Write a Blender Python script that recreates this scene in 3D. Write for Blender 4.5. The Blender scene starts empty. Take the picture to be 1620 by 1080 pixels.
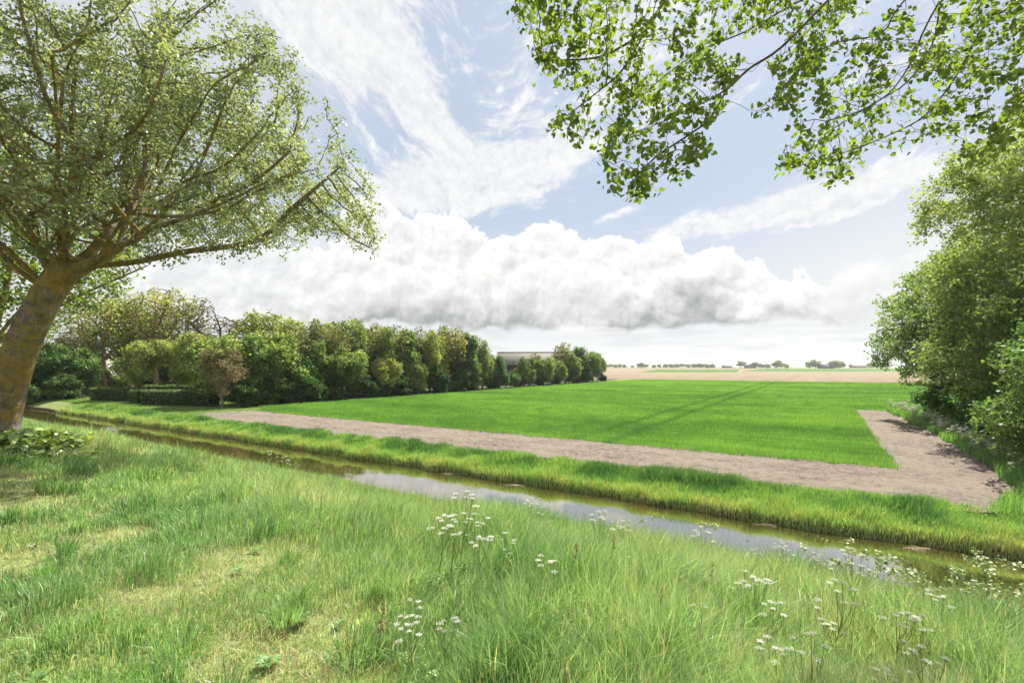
import bpy, math, random
import numpy as np
from mathutils import Vector, kdtree
C = bpy.context.scene
PI = math.pi

# ---------------------------------------------------------------- camera
CAM_Z = 4.0
cd = bpy.data.cameras.new('camera'); cam = bpy.data.objects.new('camera', cd); C.collection.objects.link(cam)
cam.location = (0, 0, CAM_Z); cam.rotation_euler = (math.radians(90), 0, 0)
cd.lens = 17.0; cd.sensor_width = 36.0; cd.shift_y = 39.0/1620.0
cd.clip_start = 0.05; cd.clip_end = 20000
C.camera = cam

# ---------------------------------------------------------------- exposure and renderer
C.render.engine = 'CYCLES'
C.view_settings.view_transform = 'Standard'; C.view_settings.look = 'None'
C.view_settings.exposure = 1.6; C.view_settings.gamma = 1.0
C.cycles.use_denoising = True
C.cycles.max_bounces = 7; C.cycles.diffuse_bounces = 3; C.cycles.glossy_bounces = 3
C.cycles.transmission_bounces = 5; C.cycles.transparent_max_bounces = 8; C.cycles.volume_bounces = 0
C.cycles.use_adaptive_sampling = True; C.cycles.adaptive_threshold = 0.02
C.cycles.sample_clamp_indirect = 6

# ---------------------------------------------------------------- sun
SUN_AZ, SUN_EL = math.radians(28), math.radians(52)       # azimuth measured from +Y towards +X
sun_dir = Vector((math.sin(SUN_AZ)*math.cos(SUN_EL), math.cos(SUN_AZ)*math.cos(SUN_EL), math.sin(SUN_EL)))
ld = bpy.data.lights.new('sun', 'SUN'); ld.energy = 4.7; ld.angle = math.radians(0.6); ld.color = (1.0, 0.95, 0.86)
lo = bpy.data.objects.new('sun', ld); C.collection.objects.link(lo)
lo.rotation_euler = (-sun_dir).to_track_quat('-Z', 'Y').to_euler()

# ---------------------------------------------------------------- small node language
class S:
    """a shader socket with arithmetic"""
    def __init__(s, nt, sock): s.nt = nt; s.k = sock
    def m(s, op, *a, clamp=False):
        n = s.nt.nodes.new('ShaderNodeMath'); n.operation = op; n.use_clamp = clamp
        for i, v in enumerate((s,)+a):
            if isinstance(v, S): s.nt.links.new(v.k, n.inputs[i])
            else: n.inputs[i].default_value = v
        return S(s.nt, n.outputs[0])
    def __add__(s, o): return s.m('ADD', o)
    def __sub__(s, o): return s.m('SUBTRACT', o)
    def __mul__(s, o): return s.m('MULTIPLY', o)
    def __truediv__(s, o): return s.m('DIVIDE', o)
    __radd__ = __add__
    __rmul__ = __mul__
    def __rsub__(s, o): return (s*-1)+o
    def sat(s): return s.m('ADD', 0.0, clamp=True)
    def ss(s, a, b):
        n = s.nt.nodes.new('ShaderNodeMapRange'); n.interpolation_type = 'SMOOTHSTEP'
        s.nt.links.new(s.k, n.inputs[0]); n.inputs[1].default_value = a; n.inputs[2].default_value = b
        n.inputs[3].default_value = 0; n.inputs[4].default_value = 1
        if a > b:
            n.inputs[1].default_value = b; n.inputs[2].default_value = a; n.inputs[3].default_value = 1; n.inputs[4].default_value = 0
        return S(s.nt, n.outputs[0])
def vec(nt, x, y, z):
    n = nt.nodes.new('ShaderNodeCombineXYZ')
    for i, v in enumerate((x, y, z)):
        if isinstance(v, S): nt.links.new(v.k, n.inputs[i])
        else: n.inputs[i].default_value = v
    return S(nt, n.outputs[0])
def noise(nt, v, scale, detail=3, rough=0.5, dist=0.0, dim='3D'):
    n = nt.nodes.new('ShaderNodeTexNoise'); n.noise_dimensions = dim
    if v is not None: nt.links.new(v.k, n.inputs['Vector'])
    n.inputs['Scale'].default_value = scale; n.inputs['Detail'].default_value = detail
    n.inputs['Roughness'].default_value = rough; n.inputs['Distortion'].default_value = dist
    return S(nt, n.outputs[0])
def voro(nt, v, scale, detail=3, rough=0.5, lac=2.2, smooth=0.6, out='Distance'):
    n = nt.nodes.new('ShaderNodeTexVoronoi'); n.feature = 'F1'; n.normalize = True; n.voronoi_dimensions = '2D'
    nt.links.new(v.k, n.inputs['Vector']); n.inputs['Scale'].default_value = scale
    n.inputs['Detail'].default_value = detail; n.inputs['Roughness'].default_value = rough
    n.inputs['Lacunarity'].default_value = lac
    return S(nt, n.outputs[out])
def mixc(nt, f, a, b, mode='MIX'):
    n = nt.nodes.new('ShaderNodeMix'); n.data_type = 'RGBA'; n.blend_type = mode
    if isinstance(f, S): nt.links.new(f.k, n.inputs[0])
    else: n.inputs[0].default_value = f
    for i, v in ((6, a), (7, b)):
        if isinstance(v, S): nt.links.new(v.k, n.inputs[i])
        else: n.inputs[i].default_value = (*v, 1) if len(v) == 3 else v
    return S(nt, n.outputs[2])
def curve(nt, x, pts, lo, hi):
    """float curve through (x, y) points, x in [lo, hi], y any"""
    ys = [p[1] for p in pts]; y0, y1 = min(ys), max(ys)
    n = nt.nodes.new('ShaderNodeFloatCurve'); c = n.mapping.curves[0]
    P = [((p[0]-lo)/(hi-lo), (p[1]-y0)/(y1-y0)) for p in pts]
    while len(c.points) < len(P): c.points.new(0.5, 0.5)
    for q, p in zip(c.points, P): q.location = p; q.handle_type = 'AUTO'
    n.mapping.extend = 'HORIZONTAL'; n.mapping.update()
    nt.links.new((((x-lo)*(1/(hi-lo))).sat()).k, n.inputs['Value'])
    return S(nt, n.outputs[0])*(y1-y0)+y0

def noise2(*a): return noise(*a, dim='2D')
# ---------------------------------------------------------------- sky
FPX = 765.0
def ae(px, py):
    x = (px-810)/FPX
    return math.degrees(math.atan(x)), math.degrees(math.atan((579-py)/FPX/math.hypot(1, x)))
w = bpy.data.worlds.new('World'); C.world = w; w.use_nodes = True
nt = w.node_tree; nt.nodes.clear()
tc = nt.nodes.new('ShaderNodeTexCoord'); sep = nt.nodes.new('ShaderNodeSeparateXYZ')
nt.links.new(tc.outputs['Generated'], sep.inputs[0])
D = S(nt, tc.outputs['Generated'])
dx, dy, dz = (S(nt, sep.outputs[i]) for i in range(3))
DEG = 180/PI
az = dx.m('ARCTAN2', dy)*DEG
el = dz.m('ARCSINE')*DEG
P = vec(nt, az*0.1, el*0.1, 0.0)                       # 1 unit = 10 degrees
sky = nt.nodes.new('ShaderNodeTexSky'); sky.sky_type = 'NISHITA'; sky.sun_disc = False
sky.sun_elevation = SUN_EL; sky.sun_rotation = SUN_AZ; sky.air_density = 1.0; sky.dust_density = 1.5; sky.ozone_density = 1.5
skyc = S(nt, sky.outputs[0])
# clear air between the clouds: the physical sky behind a thin milky veil
base = mixc(nt, 0.88, skyc, (2.42, 2.80, 3.42))
veil = (el.ss(20, 1)*0.85+(az.ss(-8, -34)*el.ss(10, 40))*0.8+az.ss(16, 44)*el.ss(26, 12)*0.5+az.ss(55, 90)*0.6+az.ss(-55, -90)*0.6).sat()
base = mixc(nt, veil, base, (4.15, 4.25, 4.25))

def blob(px, py, rx, ry, rot=0, amp=1.0):
    """a soft patch of cloud cover around a direction; radii in pixels of the 765 px focal frame"""
    a0, e0 = ae(px, py); k = DEG/FPX
    cosx = math.cos(math.radians(a0))
    X = (az-a0); Y = (el-e0)
    r = math.radians(rot); c, s_ = math.cos(r), math.sin(r)
    U = (X*c+Y*s_)*(1/(rx*k*cosx)); V = (X*-s_+Y*c)*(1/(ry*k*cosx))
    q = U*U+V*V
    return (q*-1.0).m('EXPONENT')*amp
warp = noise2(nt, P, 1.3, 3, 0.55)
warp2 = noise2(nt, vec(nt, az*0.1+7.3, el*0.1+3.1, 0.0), 1.3, 3, 0.55)
def stretched(rot, sx, sy, off, scale, det, rough):
    r = math.radians(rot); c, s_ = math.cos(r), math.sin(r)
    A = az*0.1+warp*0.42; B = el*0.1+warp2*0.42
    return noise2(nt, vec(nt, (A*c+B*s_)*sx, (A*-s_+B*c)*sy+off, 0.0), scale, det, rough)
# high thin cloud: patches of cover, broken by streaky noise
c1 = blob(530, 10, 120, 62, -45, 1.0)+blob(625, 110, 85, 34, -50, 1.0)+blob(690, 190, 50, 18, -45, 0.85)+blob(710, 232, 34, 10, -20, 0.6)+blob(810, 265, 210, 48, 14, 0.84)+blob(690, 300, 150, 38, 0, 0.72)
c2 = blob(1150, 350, 190, 26, 8, 0.75)+blob(1330, 310, 130, 40, 12, 0.9)+blob(985, 338, 60, 10, 10, 0.5)+blob(830, 130, 26, 60, 0, 0.25)+blob(480, 370, 90, 18, -22, 0.7)+blob(1480, 420, 170, 60, 0, 0.5)
c3 = blob(1480, 40, 300, 90, 0, 0.42)+blob(1000, 60, 110, 70, 20, 0.5)+blob(350, -150, 500, 150, -20, 0.6)+blob(1100, -260, 500, 160, 10, 0.5)+blob(250, 300, 160, 100, 0, 0.55)
cover = (c1+c2+c3).m('MINIMUM', 1.0)+(az.ss(60, 80)*0.45+az.ss(-60, -80)*0.45)
s1 = stretched(16, 0.55, 1.9, 0.0, 3.0, 8, 0.62)
s2 = stretched(-38, 0.5, 1.6, 5.0, 3.2, 8, 0.62)
side = az.ss(-2, -8)
sn = s1+(s2-s1)*side
fine = noise2(nt, P, 9.0, 6, 0.65)
alpha_c = ((cover*1.15)+(sn-0.5)*1.9+(fine-0.5)*0.35).ss(0.42, 0.95)*cover.ss(0.05, 0.35)
cir_b = (sn*0.5+fine*0.5).ss(0.3, 0.7)
circ = mixc(nt, cir_b, (3.75, 3.85, 4.0), (4.75, 4.75, 4.7))
out = mixc(nt, alpha_c*0.93, base, circ)

# heaped clouds: an outline in azimuth and elevation, lumpy edge, relief lit from above, grey flat base
def outline(pts, lo=-75, hi=75):
    return curve(nt, az, [ae(*p) for p in pts], lo, hi)
def heap(ox, oy):
    """rounded heaps with creases between them: several sizes of cell, squared distance turned upside down"""
    X = az*0.1+(warp-0.5)*0.4+ox; Y = el*0.1+(warp2-0.5)*0.4+oy
    t = None
    for sc_, am in ((1.25, 0.5), (3.2, 0.29), (8.0, 0.15), (18.0, 0.07)):
        d = voro(nt, vec(nt, X+sc_, Y-sc_, 0.0), sc_, 0)
        v_ = (1.0-d*d*1.6)*am
        t = v_ if t is None else t+v_
    return t
H1 = heap(0, 0); H1u = heap(-0.028, 0.05)
soft = noise2(nt, P, 3.2, 4, 0.55)
softu = noise2(nt, vec(nt, az*0.1-0.05, el*0.1+0.10, 0.0), 3.2, 4, 0.55)
relief = (H1-H1u)*2.2+(soft-softu)*1.2
topA = [(60,430),(200,418),(300,405),(380,392),(440,400),(500,420),(535,400),(548,345),(605,335),(640,362),(675,356),(730,372),(780,396),(830,386),(860,380),(910,392),(965,384),(1004,380),(1052,384),(1078,398),(1096,424),(1115,418),(1176,434),(1211,446),(1228,470),(1266,460),(1312,474),(1326,500),(1345,560),(1420,560)]
botA = [(60,520),(200,515),(400,505),(560,505),(700,512),(900,518),(1052,516),(1150,508),(1215,505),(1326,505),(1420,506)]
tA = outline(topA); bA = outline(botA)
gA = (tA-el)+((H1-0.62)*7.0)+(soft-0.5)*1.2
aA = gA.ss(-0.03, 0.36)
big_ = noise2(nt, vec(nt, az*0.1+4.0, el*0.14, 0.0), 1.1, 3, 0.5)
hA = (el-bA)+((soft-0.5)*2.2)+(H1-0.6)*1.0
aA = aA*(hA.ss(-0.55, 0.35))
def shade(hrel, gin, dark):
    b = (hrel.ss(-0.2, 6.4)*0.76+0.08+relief*0.68+gin.ss(2.0, 0.0)*0.30).sat()
    return mixc(nt, b, dark, (4.95, 4.93, 4.87))
west = az.ss(-14, -28)                                   # the bank is thinner and brighter towards the left
colA = shade(hA+(big_-0.52)*11.0+(H1-0.6)*5.0+west*2.6+az.ss(22, 34)*2.4, gA, (1.85, 1.92, 1.95))
out = mixc(nt, aA*(1.0-west*0.25), out, colA)
# front puffs inside the bank
topB = [(480,570),(560,470),(600,440),(640,432),(690,455),(730,470),(770,500),(785,570),(800,460),(830,440),(880,420),(930,428),(985,455),(1010,500),(1020,570)]
tB = outline(topB); gB = (tB-el)+(H1-0.62)*6.0
hB = (el-bA)+(soft-0.5)*1.5
aB = gB.ss(0.0, 0.5)*hB.ss(0.2, 2.2)*0.8
out = mixc(nt, aB, out, shade(hB, gB, (2.75, 2.8, 2.82)))
# lone puff on the right
def puff(px, py, rx, ry, out, dark=(3.3, 3.35, 3.4), amp=1.0, edge=0.30):
    q = blob(px, py, rx, ry)
    a0, e0 = ae(px, py)
    g = q+(H1-0.6)*0.85+(soft-0.5)*0.35
    a = g.ss(0.42, 0.42+edge)*amp*q.ss(0.08, 0.3)
    b = ((el-e0)*(1.0/(ry*DEG/FPX))*0.35+0.5+relief*0.5).sat()
    return mixc(nt, a, out, mixc(nt, b, dark, (4.95, 4.93, 4.87)))
out = puff(1356, 466, 44, 46, out)
out = puff(1024, 530, 22, 12, out, amp=0.7)
out = puff(930, 526, 60, 8, out, (3.9, 3.92, 3.9), 0.6)
out = puff(1200, 543, 36, 14, out, (3.7, 3.75, 3.8), 0.6)
out = puff(1310, 530, 30, 9, out, (3.7, 3.75, 3.8), 0.5)
out = puff(1050, 556, 60, 9, out, (3.8, 3.85, 3.9), 0.4)
# faint banks near the horizon
lowb = noise2(nt, vec(nt, az*0.06, el*0.42, 0.0), 3.0, 5, 0.55)
out = mixc(nt, lowb.ss(0.45, 0.7)*el.ss(7.5, 3.5)*el.ss(0.1, 1.5)*0.85*(1.0-aA), out, (3.5, 3.58, 3.66))
bg = nt.nodes.new('ShaderNodeBackground'); bg.inputs[1].default_value = 0.0695
nt.links.new(out.k, bg.inputs[0])
ow = nt.nodes.new('ShaderNodeOutputWorld'); nt.links.new(bg.outputs[0], ow.inputs[0])
w.cycles.sampling_method = 'MANUAL'; w.cycles.sample_map_resolution = 512

# ================================================================= helpers
rng = np.random.default_rng(11)
def tag(o, label=None, cat=None, group=None, kind=None):
    if label: o['label'] = label
    if cat: o['category'] = cat
    if group: o['group'] = group
    if kind: o['kind'] = kind
    return o
def empty(name, loc=(0, 0, 0), rz=0.0, sc=1.0):
    o = bpy.data.objects.new(name, None); C.collection.objects.link(o)
    o.location = loc; o.rotation_euler = (0, 0, rz); o.scale = (sc, sc, sc) if not hasattr(sc, '__len__') else sc
    o.empty_display_size = 0.3
    return o
def mesh(name, V, faces, mat, attrs=None, smooth=False, uid=None):
    """V (n,3); faces: list of (m,k) index arrays; attrs: {name: per-vertex float}"""
    me = bpy.data.meshes.new(name)
    V = np.asarray(V, np.float32); me.vertices.add(len(V)); me.vertices.foreach_set('co', V.ravel())
    faces = [np.asarray(f, np.int32) for f in faces if len(f)]
    nl = sum(f.size for f in faces); npoly = sum(len(f) for f in faces)
    me.loops.add(nl); me.loops.foreach_set('vertex_index', np.concatenate([f.ravel() for f in faces]))
    tot = np.concatenate([np.full(len(f), f.shape[1], np.int32) for f in faces])
    st = np.concatenate([[0], np.cumsum(tot)[:-1]]).astype(np.int32)
    me.polygons.add(npoly); me.polygons.foreach_set('loop_start', st); me.polygons.foreach_set('loop_total', tot)
    if smooth: me.polygons.foreach_set('use_smooth', np.ones(npoly, bool))
    for k, a in (attrs or {}).items():
        at_ = me.attributes.new(k, 'FLOAT', 'POINT'); at_.data.foreach_set('value', np.asarray(a, np.float32))
    me.update(calc_edges=True)
    if mat: me.materials.append(mat)
    return me
def obj(name, me, parent=None, loc=None):
    o = bpy.data.objects.new(name, me); C.collection.objects.link(o)
    if parent: o.parent = parent
    if loc is not None: o.location = loc
    return o
def copy_tree(o, parent=None):
    c = o.copy(); C.collection.objects.link(c)
    if parent: c.parent = parent
    for ch in [x for x in o.children]: copy_tree(ch, c)
    return c

def _hash(ix, iy, seed):
    h = (ix.astype(np.int64)*374761393+iy.astype(np.int64)*668265263+seed*1442695041) & 0xffffffff
    h = ((h ^ (h >> 13))*1274126177) & 0xffffffff
    return ((h ^ (h >> 16)) & 0xffffff)/float(0xffffff)
def vn(x, y, seed=0):
    """value noise 0..1"""
    x = np.asarray(x, float); y = np.asarray(y, float)
    ix = np.floor(x); iy = np.floor(y); fx = x-ix; fy = y-iy
    fx = fx*fx*(3-2*fx); fy = fy*fy*(3-2*fy)
    a = _hash(ix, iy, seed); b = _hash(ix+1, iy, seed); c = _hash(ix, iy+1, seed); d = _hash(ix+1, iy+1, seed)
    return (a*(1-fx)+b*fx)*(1-fy)+(c*(1-fx)+d*fx)*fy
def fbm(x, y, seed=0, o=4):
    s = 0; t = 0; a = 1.0
    for k in range(o):
        s = s+a*vn(x*2**k+17.3*k, y*2**k-9.1*k, seed+k); t += a; a *= 0.5
    return s/t
def sst(x, a, b):
    t = np.clip((x-a)/(b-a), 0, 1); return t*t*(3-2*t)

# ---- the lie of the land: u runs along the ditch (to the right), v across it (away from the camera)
EU = (0.842, -0.539); EV = (0.539, 0.842)
def uv_of(X, Y): return EU[0]*X+EU[1]*Y, EV[0]*X+EV[1]*Y-16.0
def xy_of(u, v): return EU[0]*u+EV[0]*(v+16.0), EU[1]*u+EV[1]*(v+16.0)
WATER_Z = -0.6
def ground_uv(u, v):
    u = np.asarray(u, float); v = np.asarray(v, float)
    dike = 2.4-sst(v, -14.2, -3.4)*2.2-np.clip((v+12)/8.5, 0, 1)*0.72
    edge = -0.1*np.sin(u*0.7)-0.12*(vn(u*1.3, v*0, 5)-0.5)*2
    z = np.where(v < -4.0+edge, dike, 0)
    near = sst(v, -4.15, -3.85)
    z = dike*(1-near)+(-1.05)*near
    e2 = (vn(u*1.1, v*0+3, 8)-0.5)*0.35
    far = sst(v+e2, -0.15, 0.25); z = z*(1-far)+(-0.38)*far
    z = z+0.38*sst(v+e2, 0.3, 2.0)
    rough = (fbm(u*0.35, v*0.35, 2, 3)-0.5)*0.22*(1-sst(v, -6, -4.2))
    z = z+rough+(fbm(u*1.7, v*1.7, 6, 2)-0.5)*0.05*(1-sst(v, -5, -4))
    z = z+0.10*sst(-u, 46, 60)*sst(v, 1, 4)*(1-sst(v, 30, 90))
    return z
def ground(X, Y):
    u, v = uv_of(np.asarray(X, float), np.asarray(Y, float)); return ground_uv(u, v)
def ray(px, py, Y): return ((px-810)/FPX*Y, Y, CAM_Z+(579-py)/FPX*Y)
def on_ground(px, py, dz=0.0):
    """point of the land seen at this photo pixel, found by walking along the sight line"""
    Ys = np.geomspace(1.2, 400, 3000); X = (px-810)/FPX*Ys; Z = CAM_Z+(579-py)/FPX*Ys
    g = ground(X, Ys)+dz; k = np.argmax(Z < g)
    return float(X[k]), float(Ys[k]), float(g[k]-dz)

# ================================================================= materials
def newmat(name):
    m = bpy.data.materials.new(name); m.use_nodes = True; t = m.node_tree; t.nodes.clear(); return m, t
def attr(t, name):
    n = t.nodes.new('ShaderNodeAttribute'); n.attribute_name = name; return S(t, n.outputs['Fac'])
def ramp(t, x, stops, interp='LINEAR'):
    n = t.nodes.new('ShaderNodeValToRGB'); r = n.color_ramp; r.interpolation = interp
    while len(r.elements) < len(stops): r.elements.new(0.5)
    for e, (p, c) in zip(r.elements, stops): e.position = p; e.color = (*c, 1)
    t.links.new(x.k, n.inputs[0]); return S(t, n.outputs[0])
def objrand(t):
    n = t.nodes.new('ShaderNodeObjectInfo'); return S(t, n.outputs['Random'])
def hsv(t, c, h=0.5, s=1.0, v=1.0):
    n = t.nodes.new('ShaderNodeHueSaturation')
    for k, x in (('Hue', h), ('Saturation', s), ('Value', v)):
        if isinstance(x, S): t.links.new(x.k, n.inputs[k])
        else: n.inputs[k].default_value = x
    t.links.new(c.k, n.inputs['Color']); return S(t, n.outputs[0])
def finish(m, t, sh, disp=None):
    o = t.nodes.new('ShaderNodeOutputMaterial'); t.links.new(sh, o.inputs[0]); return m
def leafmat(name, stops, trans=0.45, gloss=0.07, rough=0.45, tint=(1.15, 1.25, 0.45), objvar=0.0):
    m, t = newmat(name)
    c = ramp(t, attr(t, 'v'), stops)
    if objvar:
        r = objrand(t); c = hsv(t, c, 0.5+(r-0.5)*(-objvar*0.35), 1.0, 1.0+(r-0.5)*objvar*3)
    d = t.nodes.new('ShaderNodeBsdfDiffuse'); t.links.new(c.k, d.inputs[0])
    tr = t.nodes.new('ShaderNodeBsdfTranslucent')
    c2 = mixc(t, 1.0, c, tint, 'MULTIPLY'); t.links.new(c2.k, tr.inputs[0])
    mx = t.nodes.new('ShaderNodeMixShader'); mx.inputs[0].default_value = trans
    t.links.new(d.outputs[0], mx.inputs[1]); t.links.new(tr.outputs[0], mx.inputs[2])
    g = t.nodes.new('ShaderNodeBsdfGlossy'); g.inputs['Roughness'].default_value = rough; g.inputs[0].default_value = (1, 1, 1, 1)
    m2 = t.nodes.new('ShaderNodeMixShader'); m2.inputs[0].default_value = gloss
    t.links.new(mx.outputs[0], m2.inputs[1]); t.links.new(g.outputs[0], m2.inputs[2])
    return finish(m, t, m2.outputs[0])
def bsdf(t, col, rough=0.8, bump=None, spec=0.3, metal=0.0):
    p = t.nodes.new('ShaderNodeBsdfPrincipled')
    if isinstance(col, S): t.links.new(col.k, p.inputs['Base Color'])
    else: p.inputs['Base Color'].default_value = (*col, 1)
    p.inputs['Roughness'].default_value = rough; p.inputs['Specular IOR Level'].default_value = spec
    p.inputs['Metallic'].default_value = metal
    if bump:
        b = t.nodes.new('ShaderNodeBump'); b.inputs['Distance'].default_value = bump[1]; b.inputs['Strength'].default_value = bump[2] if len(bump) > 2 else 1.0
        t.links.new(bump[0].k, b.inputs['Height']); t.links.new(b.outputs[0], p.inputs['Normal'])
    return p.outputs[0]
def geo_pos(t):
    n = t.nodes.new('ShaderNodeNewGeometry'); return S(t, n.outputs['Position'])
def sepxyz(t, v):
    n = t.nodes.new('ShaderNodeSeparateXYZ'); t.links.new(v.k, n.inputs[0]); return [S(t, n.outputs[i]) for i in range(3)]
def simple(name, col, rough=0.7, var=0.25, scale=6, bump=0.004, spec=0.3):
    m, t = newmat(name); p = geo_pos(t); n = noise(t, p, scale, 4, 0.6)
    c = mixc(t, n.ss(0.3, 0.7), tuple(x*(1-var) for x in col), tuple(min(1, x*(1+var)) for x in col))
    return finish(m, t, bsdf(t, c, rough, (n, bump), spec))

# bark of the old lime by the camera: mauve-grey with orange and moss-coloured lichen
def bark_lichen(name, lichen=0.55):
    m, t = newmat(name); tcn = t.nodes.new('ShaderNodeTexCoord'); p = S(t, tcn.outputs['Object'])
    X, Y, Z = sepxyz(t, p)
    pl = vec(t, X*1.0, Y*1.0, Z*0.11)
    rid = noise(t, pl, 17, 6, 0.7, 1.1); n1 = noise(t, p, 1.5, 5, 0.62); n2 = noise(t, p, 5.5, 6, 0.7); n3 = noise(t, p, 24, 3, 0.6)
    c = mixc(t, n2.ss(0.35, 0.65), (0.16, 0.135, 0.125), (0.38, 0.33, 0.32))
    c = mixc(t, rid.ss(0.46, 0.32)*0.75, c, (0.035, 0.026, 0.02))
    lich = (n1*0.42+n2*0.30+n3*0.16+rid*0.26-Z.ss(0.9, 0.0)*0.16).ss(0.62-lichen*0.14, 0.68-lichen*0.12)
    lc = mixc(t, n2.ss(0.4, 0.62), (0.22, 0.17, 0.05), (0.36, 0.235, 0.06))
    c = mixc(t, lich*0.92, c, lc)
    moss = (noise(t, p, 2.3, 4, 0.6)+n3*0.15).ss(0.60, 0.70)
    c = mixc(t, moss*0.35, c, (0.055, 0.062, 0.018))
    h = rid*0.7+n3*0.25+n2*0.4
    return finish(m, t, bsdf(t, c, 0.9, (h, 0.10), 0.1))
def bark_plain(name, a, b, moss=0.0):
    m, t = newmat(name); tcn = t.nodes.new('ShaderNodeTexCoord'); p = S(t, tcn.outputs['Object'])
    X, Y, Z = sepxyz(t, p); n = noise(t, vec(t, X, Y, Z*0.25), 12, 4, 0.6); n1 = noise(t, p, 2.0, 3, 0.6)
    c = mixc(t, n.ss(0.3, 0.7), a, b)
    if moss: c = mixc(t, n1.ss(0.45, 0.6)*moss, c, (0.20, 0.15, 0.03))
    return finish(m, t, bsdf(t, c, 0.9, (n, 0.02), 0.15))

# ================================================================= growing trees
def colonize(chains, A, step, di, dk, iters=120, trop=(0, 0, 0.0), seed=0, wob=0.12):
    """chains: list of (points, parent chain index or None). Branches then reach out to the points A."""
    r = np.random.default_rng(seed)
    N = []; Par = []; start = []
    for pts, pc in chains:
        start.append(len(N)); pts = [np.array(p, float) for p in pts]; prev = -1
        if pc is not None:                    # joins its parent chain at the nearest node
            lo_ = start[pc]; hi_ = start[pc+1]; prev = lo_+int(np.argmin([np.linalg.norm(q-pts[0]) for q in N[lo_:hi_]]))
            pts[0] = np.array(N[prev])
        sm = []
        for i in range(len(pts)-1):           # Catmull-Rom
            p0 = pts[max(i-1, 0)]; p1 = pts[i]; p2 = pts[i+1]; p3 = pts[min(i+2, len(pts)-1)]
            k = max(2, int(np.linalg.norm(p2-p1)/step))
            for j in range(k):
                s = j/k; sm.append(0.5*((2*p1)+(p2-p0)*s+(2*p0-5*p1+4*p2-p3)*s*s+(3*p1-p0-3*p2+p3)*s**3))
        sm.append(pts[-1])
        if pc is not None: sm = sm[1:]
        for p in sm: N.append(p); Par.append(prev); prev = len(N)-1
    N = np.array(N); Par = list(Par)
    A = np.array(A, float); nd = np.full(len(A), 1e9); ni = np.zeros(len(A), int); alive = np.ones(len(A), bool)
    cap = 60000; nodes = np.zeros((cap, 3)); nodes[:len(N)] = N; n = len(N); new = (0, n)
    cnt = np.zeros(cap, int)
    trop = np.array(trop)
    for it in range(iters):
        a0, a1 = new
        idx = np.where(alive)[0]
        if not len(idx) or a1 == a0: break
        for c0 in range(a0, a1, 512):
            c1 = min(a1, c0+512); d = np.linalg.norm(A[idx, None, :]-nodes[None, c0:c1, :], axis=2)
            k = d.argmin(1); dm = d[np.arange(len(idx)), k]; b = dm < nd[idx]
            nd[idx[b]] = dm[b]; ni[idx[b]] = k[b]+c0
        alive[idx[nd[idx] < dk]] = False
        act = np.where(alive & (nd < di))[0]
        if not len(act): break
        dirs = A[act]-nodes[ni[act]]; dirs /= (np.linalg.norm(dirs, axis=1, keepdims=True)+1e-9)
        acc = np.zeros((n, 3)); np.add.at(acc, ni[act], dirs)
        g = np.where(np.abs(acc).sum(1) > 1e-6)[0]; g = g[cnt[g] < 4]
        if not len(g): break
        v_ = acc[g]; v_ /= np.linalg.norm(v_, axis=1, keepdims=True)+1e-9
        v_ = v_+trop+r.normal(0, wob, v_.shape); v_ /= np.linalg.norm(v_, axis=1, keepdims=True)
        k = min(len(g), cap-n)
        if k <= 0: break
        nodes[n:n+k] = nodes[g[:k]]+v_[:k]*step; Par.extend(g[:k].tolist()); cnt[g] += 1
        new = (n, n+k); n += k
    return nodes[:n].copy(), np.array(Par[:n])
def radii(N, Par, tip, p=2.3):
    n = len(N); acc = np.zeros(n)
    has = np.zeros(n, bool); has[Par[Par >= 0]] = True
    R = np.zeros(n)
    for i in range(n-1, -1, -1):
        R[i] = tip if not has[i] else max(acc[i], tip**p)**(1/p)
        if Par[i] >= 0: acc[Par[i]] += R[i]**p
    return R
def tubes(N, Par, R, sides=(9, 6, 4, 3), thr=(0.1, 0.035, 0.012), flare=None, minr=0.0):
    n = len(N); kids = [[] for _ in range(n)]
    for i in range(n):
        if Par[i] >= 0: kids[Par[i]].append(i)
    V = []; F = []; off = 0
    stack = [(i, -1) for i in range(n) if Par[i] < 0]
    while stack:
        s, par = stack.pop()
        ch = ([par] if par >= 0 else [])+[s]; cur = s
        while kids[cur]:
            ks = sorted(kids[cur], key=lambda q: -R[q])
            for q in ks[1:]: stack.append((q, cur))
            cur = ks[0]; ch.append(cur)
        if len(ch) < 2: continue
        ch = np.array(ch); Pn = N[ch]; Rn = R[ch].copy()
        if par >= 0: Rn[0] = min(Rn[0], Rn[1]*1.25)
        if Rn.max() < minr: continue
        if flare and par < 0:
            d = np.linalg.norm(Pn-Pn[0], axis=1); Rn = Rn*(1+flare*np.exp(-d/(Rn[0]*1.1)))
        T = np.gradient(Pn, axis=0); T /= np.linalg.norm(T, axis=1, keepdims=True)+1e-9
        ax = np.abs(T.mean(0)).argmin(); ref = np.zeros(3); ref[ax] = 1
        B = np.cross(T, ref); B /= np.linalg.norm(B, axis=1, keepdims=True)+1e-9; Q = np.cross(B, T)
        m = Rn.max(); sd = sides[0] if m > thr[0] else sides[1] if m > thr[1] else sides[2] if m > thr[2] else sides[3]
        a = np.arange(sd)/sd*2*PI
        ring = Pn[:, None, :]+Rn[:, None, None]*(np.cos(a)[None, :, None]*B[:, None, :]+np.sin(a)[None, :, None]*Q[:, None, :])
        k = len(ch); V.append(ring.reshape(-1, 3))
        i0 = (np.arange(k-1)[:, None]*sd+np.arange(sd)[None, :]); i1 = (np.arange(k-1)[:, None]*sd+(np.arange(sd)[None, :]+1) % sd)
        F.append((np.stack([i0, i1, i1+sd, i0+sd], 2).reshape(-1, 4))+off); off += k*sd
    return np.concatenate(V), np.concatenate(F)

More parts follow.
